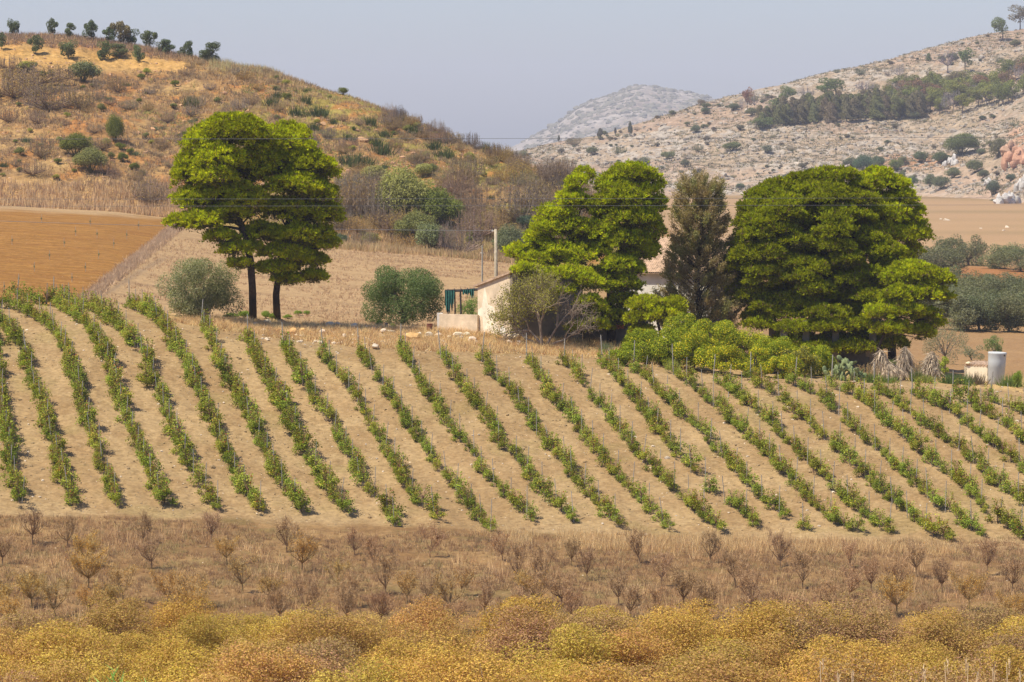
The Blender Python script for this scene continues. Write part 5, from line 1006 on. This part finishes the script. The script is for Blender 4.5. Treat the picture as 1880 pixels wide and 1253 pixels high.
# hut and tank
hb = P(1770, 684, 203.5); hb[2] = float(TG.h(hb[0], hb[1])); ht = empty('stone_hut', hb); tag(ht, 'tiny cream-walled hut with broken tiled roof, left of the grey tank', 'hut')
h1 = nrm(np.array([.84, -.54])); wallmesh('wall', [0, 0], h1 * 1.75, .92, .92, .2, M_cream, ht); wallmesh('side_wall', h1 * 1.75, h1 * 1.75 + np.array([.54, .84]) * 1.3, .92, .92, .2, M_cream, ht); wallmesh('side_wall', np.array([.54, .84]) * 1.3, [0, 0], .92, .92, .2, M_cream, ht)
g = G(); rng = RG(4); ang = math.atan2(h1[1], h1[0])
for i in range(9):
    for j in range(4):
        if rng.random() < .15: continue
        q = h1 * (.1 + i * .2) + np.array([.54, .84]) * (-.03 + j * .38); tube(g, [[q[0], q[1], .95 + j * .03], [q[0] + .54 * .42, q[1] + .84 * .42, .99 + j * .03 + rng.uniform(0, .05)]], [.085, .07], 6)
g.out('roof_tiles', [M_tile], ht); g = G(); V, F = ROCKS[2]; g.add(V * .2 + [*(h1 * .28), 1.06], F, (.6, .5, .34)); g.out('roof_stone', [M_rock], ht)
tb = P(1828, 702, 200.5); tb[2] = float(TG.h(tb[0], tb[1])); tk = empty('water_tank', tb); tk.rotation_euler = (0, math.radians(2.5), 0); tag(tk, 'tall light grey plastic water tank beside the cream hut', 'water tank')
g = G(); prof = [(.40, 0.0), (.45, .04), (.47, .30), (.475, .31), (.485, .33), (.51, .7), (.516, .71), (.53, 1.1), (.536, 1.11), (.545, 1.5), (.56, 1.9), (.575, 1.93), (.575, 2.0), (.54, 2.03), (.50, 1.98), (.0, 1.96)]; k = 28; V = []; F = []
for (r_, z_) in prof:
    for j in range(k): a = 6.28318 * j / k; V.append([r_ * math.cos(a), r_ * math.sin(a), z_])
for i in range(len(prof) - 1):
    for j in range(k): F.append([i * k + j, i * k + (j + 1) % k, (i + 1) * k + (j + 1) % k, (i + 1) * k + j])
g.add(V, F); g.out('tank_body', [M_tank], tk, smooth=True)
g = G(); tube(g, [[.36, -.40, 1.86], [.40, -.47, 1.86]], .045, 8); g.out('pipe_hole', [M_dark], tk); g = G(); box(g, [.0, 0, -.1], [1.0, .9, .2]); g.out('base_block', [M_plastg], tk)
# poles and wires
pl = P(910, 560, 217); pl[2] = float(TG.h(pl[0], pl[1])); po = empty('utility_pole', pl); tag(po, 'tall pale wooden utility pole behind the house with a wire at its top', 'pole'); ht_ = zv(421, 217) - pl[2]
g = G(); tube(g, [[.05, 0, -.4], [.03, 0, ht_ * .5], [0, 0, ht_]], [.15, .12, .095], 9); g.out('shaft', [M_wood], po, smooth=True)
g = G(); tube(g, [[-.22, 0, ht_ - .12], [.02, 0, ht_ - .12]], .02, 6); tube(g, [[-.22, 0, ht_ - .16], [-.22, 0, ht_ - .04]], .035, 6); g.out('insulator', [M_plastw], po)
g = G(); tube(g, [[.12, -.06, ht_ * .55], [.42, -.1, 0]], .012, 4); g.out('stay_wire', [M_wire], po)
p2_ = P(885, 560, 213.5); p2_[2] = float(TG.h(p2_[0], p2_[1])); pq = empty('thin_pole', p2_); tag(pq, 'thin dark pole with a short crosspiece behind the left end of the house', 'pole'); h2 = zv(451, 213.5) - p2_[2]
g = G(); tube(g, [[0, 0, -.3], [.02, 0, h2]], [.07, .05], 7); g.out('shaft', [M_post], pq); g = G(); tube(g, [[-.13, 0, h2 - .5], [.13, 0, h2 - .5]], .022, 5); g.out('crosspiece', [M_plastw], pq)
def wire(a, b, sag, r_, label, n=40):
    g = G(); a, b = np.array(a), np.array(b); tube(g, [a * (1 - t) + b * t - [0, 0, sag * 4 * t * (1 - t)] for t in np.linspace(0, 1, n)], r_, 4); o = g.out('overhead_wire', [M_wire]); tag(o, label, 'wire', None)
wire(P(904, 424, 217), P(-700, 372, 250), .45, .014, 'pale wire running left from the top of the wooden pole to behind the pines')
wire(P(-500, 256, 150), P(2400, 251, 150), .03, .008, 'thin overhead wire crossing the sky between hill and mountain, highest one')
wire(P(-500, 366, 150), P(2400, 362, 150), .03, .0065, 'faint overhead wire across the tree crowns, upper one of a close pair')
wire(P(-500, 379, 150), P(2400, 375, 150), .03, .0065, 'faint overhead wire across the tree crowns, lower one of a close pair')

# ================================================================== SMALL THINGS AND PLANTS NEAR THE HOUSE
rk = RG(99)
bl = [(491,596,16,'long flat pale stone at the left end of the bank rocks'),(516,611,13,'white rounded stone on the bank, left of the orange one'),(538,614,17,'orange-brown stone on the bank below the pines'),(557,611,13,'pale stone just right of the orange-brown one'),(605,602,20,'largest white rock on the bank between pines and dark olive'),(621,600,13,'pale rock touching the largest white one'),(633,622,14,'white rock half hidden in grass below the largest white one'),(650,604,18,'pale rock left of the yellow sack'),(672,604,10,'small stone in grass below the dark olive tree'),(686,606,10,'small pinkish stone below the dark olive tree'),(704,612,13,'upright white stone below the yellow sack'),(754,626,27,'big orange and cream boulder with shaded underside on the bank'),(690,640,14,'white flat rock low on the bank above a vine row'),(785,620,16,'pale rock left of the row of stones under the terrace'),(806,620,15,'pale rock under the middle of the terrace wall'),(843,620,17,'white rock under the right part of the terrace wall'),(856,618,12,'cream rock under the house corner, left one'),(866,628,15,'flat cream rock below the house corner'),(946,624,20,'angular rock beside the foot of the bare fig tree'),(934,632,12,'small rock left of the angular one near the fig tree'),(952,633,12,'greenish flat rock below the angular one near the fig tree'),(770,616,10,'small round rock between the big boulder and the terrace'),(826,622,10,'small cream stone between two larger rocks under the terrace'),(592,612,10,'small tan stone right below the largest white rock'),(470,598,9,'small pale stone left of the long flat one')]
for j, (u, v, s_, l_) in enumerate(bl):
    p = TG.hit(u, v, 190, 225); k = p[1] / 6000; c = (.66, .54, .40) if 'orange' not in l_ else (.56, .33, .14)
    tag(inst('boulder', RKM[j % 7], p + [0, 0, s_ * k * .28], (s_ * k * .74, s_ * k * .62, s_ * k * .74), rk.uniform(0, 6.3), jig(rk, c, .08)), l_, 'rock')
pts = scatter_uv(rk, 900, -40, 1920, 163, 200, keep=lambda u, v, x, y: (v > VT(u) - 6) & (v < VB(u) + 10)); z = TG.h(pts[:, 0], pts[:, 1])
scatter_rocks('field_stones', M_rock, np.column_stack([pts, z + .01]), rk.gamma(2, .022, len(pts)) + .02, np.array([.66, .55, .42]) * rk.uniform(.7, 1.1, (len(pts), 1)), 98, 'small pale stones scattered on the vineyard soil')
pts = scatter_uv(rk, 5200, -40, 1920, 163, 200, keep=lambda u, v, x, y: (v > VT(u) - 6) & (v < VB(u) + 10)); z = TG.h(pts[:, 0], pts[:, 1])
scatter_rocks('soil_clods', M_rock, np.column_stack([pts, z]), rk.gamma(2, .022, len(pts)) + .025, np.array([.33, .235, .13]) * rk.uniform(.7, 1.15, (len(pts), 1)), 96, 'tan earth clods on the vineyard soil')
pts = scatter_uv(rk, 420, 480, 960, 196, 205, keep=lambda u, v, x, y: (v > 595) & (v < 634)); z = TG.h(pts[:, 0], pts[:, 1])
scatter_rocks('bank_rubble', M_rock, np.column_stack([pts, z + .02]), rk.gamma(2, .05, len(pts)) + .04, np.array([.66, .54, .39]) * rk.uniform(.7, 1.1, (len(pts), 1)), 97, 'pale rubble on the grassy bank')
def sack(u, v, w_, h_, mat, nm_, lab, cat):
    p = TG.hit(u, v, 195, 225); g = G(); V, F = rock_mesh('s', 7, 3); V = V / np.abs(V).max(0); V[:, 2] = np.maximum(V[:, 2], -.7); g.add(V * [w_, w_ * .7, h_] + [0, 0, h_ * .7], F); o = g.out(nm_, [mat], smooth=True); o.location = p; tag(o, lab, cat); return o, p
sk, p = sack(721, 602, .24, .17, M_yel, 'yellow_sack', 'bright yellow sack lying in grass under the dark olive tree', 'sack')
p = TG.hit(709, 601, 195, 225); cn = empty('jerry_can', p); tag(cn, 'small dark blue can beside the yellow sack', 'can'); g = G(); box(g, [0, 0, .13], [.2, .14, .26]); g.out('can_body', [M_blue], cn); g = G(); tube(g, [[-.06, 0, .26], [-.06, 0, .31], [.06, 0, .31], [.06, 0, .26]], .012, 5); g.out('handle', [M_blue], cn)
p = TG.hit(789, 609, 195, 225); dr_ = empty('rusty_drum', p); tag(dr_, 'rusty brown metal drum standing in grass left of the terrace wall', 'drum'); g = G()
tube(g, [[0, 0, -.05], [0, 0, .14], [0, 0, .15], [0, 0, .17], [0, 0, .32], [0, 0, .33], [0, 0, .35], [0, 0, .48]], [.19, .19, .205, .19, .19, .205, .19, .19], 16); g.out('drum_body', [M_rust], dr_); g = G(); tube(g, [[0, 0, .475], [0, 0, .495]], .205, 16); g.out('rim', [M_rust], dr_)
# bare fig tree with a few leaves
def fig():
    rng = RG(15); b = TG.hit(1000, 638, 192, 206); r = empty('fig_tree', b); tag(r, 'sparse grey-branched fig tree with few yellowish leaves in front of the house', 'fig tree'); t = G(); g = G(); tips = []
    def grow(a, d, L, rd, lv):
        d = nrm(d); e = a + d * L; mid = (a + e) / 2 + rng.normal(size=3) * L * .07; tube(t, [a, mid, e], [rd, rd * .85, rd * .65], 5 if lv > 1 else 6)
        if lv >= 2:
            for f in (.4, .7, 1.0): tips.append(a * (1 - f) + e * f)
        if lv >= 5: return
        for _ in range(3 if lv < 3 else 2): grow(e, d + rng.normal(size=3) * .55 + [0, 0, .12 if lv < 2 else .05], L * rng.uniform(.62, .82), rd * .62, lv + 1)
        if lv >= 1: grow(mid, d + rng.normal(size=3) * .8, L * .6, rd * .4, lv + 2)
    for d, L, rd in [((-.1, 0, 1), 1.3, .10), ((.5, -.1, .8), 1.25, .085), ((-.7, .1, .75), 1.3, .08), ((.9, -.2, .35), 1.2, .075), ((-.2, -.3, 1), 1.4, .08), ((-1.0, 0, .5), 1.15, .06)]:
        grow(np.array([rng.normal() * .12, rng.normal() * .08, -.05]), np.array(d, float), L, rd, 0)
    T = np.array(tips); w_ = (T[:, 0] < .75) & (T[:, 2] > .6); T = T[w_]; n = 9000; k = rng.integers(0, len(T), n); p = T[k] + rng.normal(size=(n, 3)) * .14
    leaves(g, rng, p, rng.normal(size=(n, 3)) + [0, 0, .8], rng.uniform(.06, .12, n), .06, np.array([.36, .33, .08]) * rng.uniform(.6, 1.25, (n, 1)))
    t.out('branches', [surfmat('pale_grey_bark', (.26, .20, .15), 8, .7, 1.2)], r); g.out('leaves', [M_leaf], r); r.scale = (1.08, 1.0, 1.2)
fig()
# dead palm skirts
def skirt(u, v, h, w_, label, seed, tilt=0, lie=False):
    rng = RG(seed); p = at(u, v, 201 + rng.uniform(-1, 1)) if not lie else at(u, v, 199); r = empty('dead_palm', p); r.rotation_euler = (0, tilt, 0); tag(r, label, 'dead palm', 'dead palm stumps near the tank'); k = p[1] / 6000; h, w_ = h * k, w_ * k; g = G(); n = 900
    a = rng.uniform(0, 6.283, n); z = rng.uniform(.28, 1, n); pr = np.interp(z, [.28, .5, .8, 1.0], [.95, .9, .5, .08]) * w_ / 2 * rng.uniform(.35, 1, n)
    q = np.stack([np.cos(a) * pr, np.sin(a) * pr, z * h], 1); d = np.stack([np.cos(a) * .38, np.sin(a) * .38, -np.ones(n)], 1) + rng.normal(size=(n, 3)) * .3
    q[:, 0] += rng.normal() * .1 * z; blades(g, rng, q, d, h * rng.uniform(.18, .42, n), .06, np.array([.62, .50, .36]) * rng.uniform(.4, 1.25, (n, 1))); g.out('dry_fronds', [M_dry], r)
    g = G(); tube(g, [[0, 0, -.2], [.02, 0, h * .5], [0, 0, h * .96]], [.12, .11, .05], 7); g.out('trunk', [M_barkg], r)
skirt(1620, 694, 54, 36, 'pointed cone of grey dead palm fronds, left one of the three upright', 1); skirt(1659, 682, 62, 34, 'tallest cone of dead palm fronds, middle of the three upright', 2); skirt(1709, 690, 56, 38, 'wide cone of dead palm fronds, right one of the three upright', 3, .12); skirt(1648, 712, 34, 50, 'low flattened heap of dead palm fronds lying in front of the upright ones', 4, -.25, True)
# prickly pear
def cactus():
    rng = RG(23); p = at(1553, 694, 196.5); r = empty('prickly_pear', p); tag(r, 'grey-green prickly pear cactus at the right end of the citrus thicket', 'cactus'); V, F = ROCKS[0]; import bmesh
    bm = bmesh.new(); bmesh.ops.create_icosphere(bm, subdivisions=2, radius=1); S = np.array([v.co[:] for v in bm.verts]); F = np.array([[v.index for v in f.verts] for f in bm.faces]); bm.free(); S = S * [.55, .14, 1] * [.20, .20, .20]; S[:, 0] *= (1.1 + .9 * (S[:, 2] + .2)); S = S + [0, 0, .18]
    ends = [(np.array([rng.uniform(-1.15, 1.15), rng.uniform(-.4, .4), 0]), np.array([rng.normal() * .3, 0, 1.])) for _ in range(26)]; n = 0; allp = []
    while ends and n < 96:
        a, d = ends.pop(rng.integers(len(ends))); d = nrm(d); ang = rng.uniform(0, 3.14); x_ = nrm(np.cross([math.cos(ang), math.sin(ang), 0], d)); y_ = np.cross(d, x_); M = np.stack([x_, y_, d], 1); sc_ = rng.uniform(.85, 1.15)
        allp.append(((S * sc_) @ M.T + a)); n += 1; tip = a + d * .36 * sc_
        if tip[2] < 1.75 * math.sqrt(max(0, 1 - (tip[0] / 1.5) ** 2)):
            for _ in range(2): ends.append((tip - d * .05 + x_ * rng.normal() * .06, d + rng.normal(size=3) * .55 + [0, 0, .15]))
    mp = surfmat('cactus_skin', (.21, .25, .11), 5, .8, 1.2, .7, .2)
    for q in allp: o = build('pad', q, F, [mp], parent=r, smooth=True)
cactus()
# fan palms, agaves and low green plants around
FAN = [spiky_mesh('fan_palm', 700 + i, 230) for i in range(3)]
for j, (u, v, d, w_, h_, c_, l_) in enumerate([(1600,716,196,40,22,(.16,.22,.06),'low green fan palm in front of the left dead palm cone'),(1684,708,199,34,24,(.13,.18,.05),'dark green fan palm between the middle and right dead palm cones'),(1745,716,198,36,24,(.14,.2,.06),'green fan palm right of the small yellow-green bush'),(1766,722,197,34,26,(.14,.2,.06),'green fan palm in front of the cream hut'),(1790,716,198.5,42,28,(.22,.17,.12),'brownish dry bush in front of the cream hut'),(1852,724,198,34,26,(.2,.26,.08),'low green weed clump right of the water tank foot'),(1220,668,196.5,34,30,(.22,.27,.08),'long-leaved green agave in front of the small low pine'),(1236,680,194.5,26,26,(.38,.4,.1),'pale yellow-green agave below the long-leaved one'),(1112,652,201,22,24,(.24,.28,.16),'grey-green agave at the edge of the pine shade, middle pines'),(1196,650,200,26,34,(.2,.24,.09),'tall green stalky plant in the shade left of the citrus thicket'),(1700,722,197,34,18,(.3,.32,.08),'yellow-green low weeds below the right dead palm cone'),(1630,722,196,30,16,(.2,.26,.07),'low green weeds below the dead palm heap'),(1865,716,199,24,30,(.24,.3,.08),'young green plant at the right edge beside the tank')]):
    p = at(u, v, d); k = p[1] / 6000; s = w_ * k / 1.35; tag(inst('fan_palm' if 'palm' in l_ else 'agave' if 'agave' in l_ else 'low_plant', FAN[j % 3], p, (s, s, h_ * k / .85), rk.uniform(0, 6), c_), l_, 'plant')
for j, (u, v, w_, h_, l_) in enumerate([(423,586,34,12,'green wild vine patch right of the grey-green olive'),(448,585,26,16,'leafy wild vine at the foot of the left pine trunk'),(488,586,22,16,'green wild vine between the two pine trunks'),(500,588,14,14,'small green plant touching the right pine trunk'),(548,580,16,11,'small wild vine right of the pine trunks, left one'),(563,580,14,11,'small wild vine right of the pine trunks, right one'),(697,600,16,14,'green weed at the left foot of the dark olive tree'),(528,586,18,9,'low pale green weed right of the right pine trunk'),(1868,712,20,34,'tall green weed at the frame edge right of the water tank')]):
    p = TG.hit(u, v, 195, 225); k = p[1] / 6000; s = w_ * k / 1.7; tag(inst('wild_plant', LEAFY[j % 5], p, (s, s, h_ * k / 1.4), rk.uniform(0, 6), (.26, .34, .06)), l_, 'plant')
for j, (u, v, d, w_, h_, c_, l_) in enumerate([(1592,688,201,46,34,(.34,.25,.15),'dry brown tangle below the leaning pine, left of the dead palm cones'),(1530,680,202,40,26,(.2,.22,.08),'dark low bush in front of the shaded porch, behind the prickly pear'),(1684,684,204,50,30,(.33,.26,.16),'dry brown bush behind and between the middle and right dead palm cones'),(1640,680,205,40,30,(.16,.18,.06),'dark green bush in the shade behind the dead palm cones'),(1700,668,212,60,34,(.3,.28,.16),'grey-brown scrub under the right end of the pine crowns')]):
    p = at(u, v, d); k = p[1] / 6000; tag(inst('dry_shrub', SHR[3 + j % 2 * 4] if 'dry' in l_ or 'brown' in l_ else LEAFY[j % 5], p, (w_ * k / 1.9, w_ * k / 1.9, h_ * k / 1.2), j, c_), l_, 'shrub')
# green reed shoot and dry stalks close to the camera
p = at(208, 1200, 88.); rd_ = empty('giant_reed', p); tag(rd_, 'bright green reed tuft poking up at the bottom edge', 'reed'); topz = zv(1222, 88) - p[2]; rng = RG(5)
for (dx, f) in ((0, 1.0), (-.28, .9), (.3, .88), (-.75, .86), (.95, .87), (.55, .8), (-1.2, .84), (.2, .93), (1.25, .8)):
    g = G(); H_ = topz * f; st_ = np.array([dx * .7, 0, 0]); tube(g, [st_ - [0, 0, .2], [dx, 0, H_ * .96]], [.02, .008], 5, (.7, .8, .4)); n = 26
    z_ = H_ * rng.uniform(.62, 1.0, n); q = np.stack([dx * (.7 + .3 * z_ / H_), 0 * z_, z_ * .97], 1); dd = rng.normal(size=(n, 3)) * [.75, .5, .15] + [0, 0, .75]; blades(g, rng, q, dd, rng.uniform(.28, .5, n), .06, np.array([.45, .68, .2]) * rng.uniform(.8, 1.2, (n, 1))); g.out('stem', [M_leaf], rd_)
for j, (u, v) in enumerate([(1511,1215),(1540,1238),(1566,1236),(1695,1228),(1740,1216),(1774,1217),(1826,1226),(1853,1216),(1873,1235),(1795,1240)]):
    p = at(u, 1200, 92 + (j % 3)); g = G(); H_ = zv(v, p[1]) - p[2]; tube(g, [[0, 0, -.1], [.02, 0, H_ * .5], [.05 * rng.normal(), 0, H_]], [.026, .022, .012], 4, (.8, .62, .38)); n = 14; z_ = H_ * rng.uniform(.9, 1.0, n); blades(g, rng, np.stack([0 * z_, 0 * z_, z_], 1), rng.normal(size=(n, 3)) * .25 + [0, 0, 1], .2, .03, (.85, .66, .4)); o = g.out('dry_stalk', [M_dry]); o.location = p
    tag(o, 'thin dry beige stalk at the bottom right edge, %s from the left' % ORD[sorted([1511,1540,1566,1695,1740,1774,1826,1853,1873,1795]).index(u)], 'stalk', 'dry stalks at the bottom edge')

# ================================================================== LABELS OF THE SCATTERED PLANTS: kind, size, and the landmark they stand next to
def autolabel(objs, marks, words=16):
    """every object of a scattered group gets its own label from its look and the nearest landmark"""
    D_ = {}
    for o, look in objs:
        x, y, z = o.location; u, v = proj(x, y, z); m = min(marks, key=lambda q: (q[0] - u) ** 2 + ((q[1] - v) * 1.4) ** 2); du, dv = u - m[0], v - m[1]
        side = ('right of' if du > 0 else 'left of') if abs(du) > abs(dv) * 1.1 else ('below' if dv > 0 else 'above')
        D_.setdefault((look, side, m[2]), []).append((du * du + dv * dv, o))
    for (look, side, nm_), L in D_.items():
        L.sort(key=lambda q: q[0])
        for i, (_, o) in enumerate(L):
            o['label'] = '%s %s%s %s' % (look, '' if len(L) == 1 else ('nearest ' if i == 0 else ORD[i] + ' nearest ' if i < 28 else 'far '), side, nm_)
HM = [(166,290,'the touching green bushes'),(211,235,'the dark conical bush'),(80,140,'the wide thicket'),(50,115,'the orange slope'),(470,225,'the pine tops'),(560,200,'the spiky clumps'),(665,255,'the cracked boulder'),(735,340,'the grey-green bush'),(655,370,'the bush beside the pines'),(960,380,'the fan-shaped tree'),(790,370,'the dark green bush'),(843,460,'the twin bushes'),(905,430,'the pole top'),(640,165,'the skyline bush'),(450,125,'the skyline reeds'),(300,110,'the slope end'),(60,330,'the reed grass'),(276,350,'the leafless bush'),(1040,340,'the right pines'),(860,300,'the hill shoulder'),(360,180,'the upper middle slope'),(20,240,'the frame edge'),(760,270,'the orange rocks'),(700,470,'the field edge')]
RM = [(1442,175,'the lone green pine'),(1535,160,'the umbrella pine'),(1372,190,'the reddish tree'),(1588,160,'the central grey tree'),(1650,135,'the high grey tree'),(1740,115,'the largest leafless tree'),(1841,55,'the skyline pine'),(1585,300,'the dark round bush'),(1645,300,'the orange patch'),(1765,260,'the wide green clump'),(1748,295,'the jagged crag'),(1870,270,'the orange cliff'),(1822,350,'the drooping bush'),(1345,270,'the low green bush'),(1258,300,'the pale outcrop'),(1182,298,'the middle pines'),(1278,236,'the umbrella-shaped tree'),(1157,235,'the narrow tree'),(1047,260,'the ridge end'),(1480,290,'the huge pine top'),(1408,275,'the grey ridge bush'),(1225,288,'the cypress top'),(1500,225,'the belt middle'),(1620,215,'the belt right part'),(1690,210,'the belt end'),(1550,120,'the upper slope'),(1800,150,'the loose wood')]
grp = {}
for o in bpy.data.objects:
    if o.parent is None and o.get('group'): grp.setdefault(o['group'], []).append(o)
def sz(o): s = abs(o.scale[0]) * 2; return s
def looks(L, base, cut):
    R = []
    for o in L:
        s = sz(o); a = 'small' if s < cut[0] else 'medium' if s < cut[1] else 'large'; R.append((o, base.replace('#', a)))
    return R
LB = [('dry shrubs scattered over the hill', '# dry brown shrub', HM), ('thicket shrubs on the lower hillside', '# brown thicket shrub', HM), ('small green shrubs scattered over the hill', '# green hill shrub', HM), ('small spiky plants on the hillside', '# dark spiky plant', HM),
      ('dark spiky clumps on the hillside', '# blue-green spiky clump', HM), ('leafless bushes along the right flank', '# leafless flank bush', HM), ('orange boulders on the hillside', '# orange-tan boulder', HM),
      ('scrub bushes dotted over the rocky ridge', '# ridge scrub bush', RM), ('conifers of the dark belt', '# dark belt conifer', RM), ('pines right of the dark belt', '# round-topped ridge pine', RM), ('leafless trees right of the dark belt', '# grey leafless ridge tree', RM)]
for gname, base, marks in LB:
    L = grp.get(gname, [])
    if not L: continue
    ss = sorted(sz(o) for o in L); autolabel(looks(L, base, (ss[len(ss) // 3], ss[2 * len(ss) // 3])), marks)
for o in bpy.data.objects:
    if o.get('label') and len(str(o['label']).split()) > 16: print('LONG', o['label'])
# ------------------------------------------------------------------ haze
def haze():
    g = G(); box(g, np.array([0, 4950, 100.]), np.array([12000, 10100, 260.])); g.C[-1] = g.C[-1]
    m, t, o = newmat('haze'); v = t.nodes.new('ShaderNodeVolumePrincipled')
    v.inputs['Color'].default_value = (.86, .88, 1.0, 1); v.inputs['Density'].default_value = 0.000115; v.inputs['Anisotropy'].default_value = 0.0
    t.links.new(v.outputs[0], o.inputs['Volume'])
    ob = g.out('haze', [m]); tag(ob, kind='stuff')
haze()
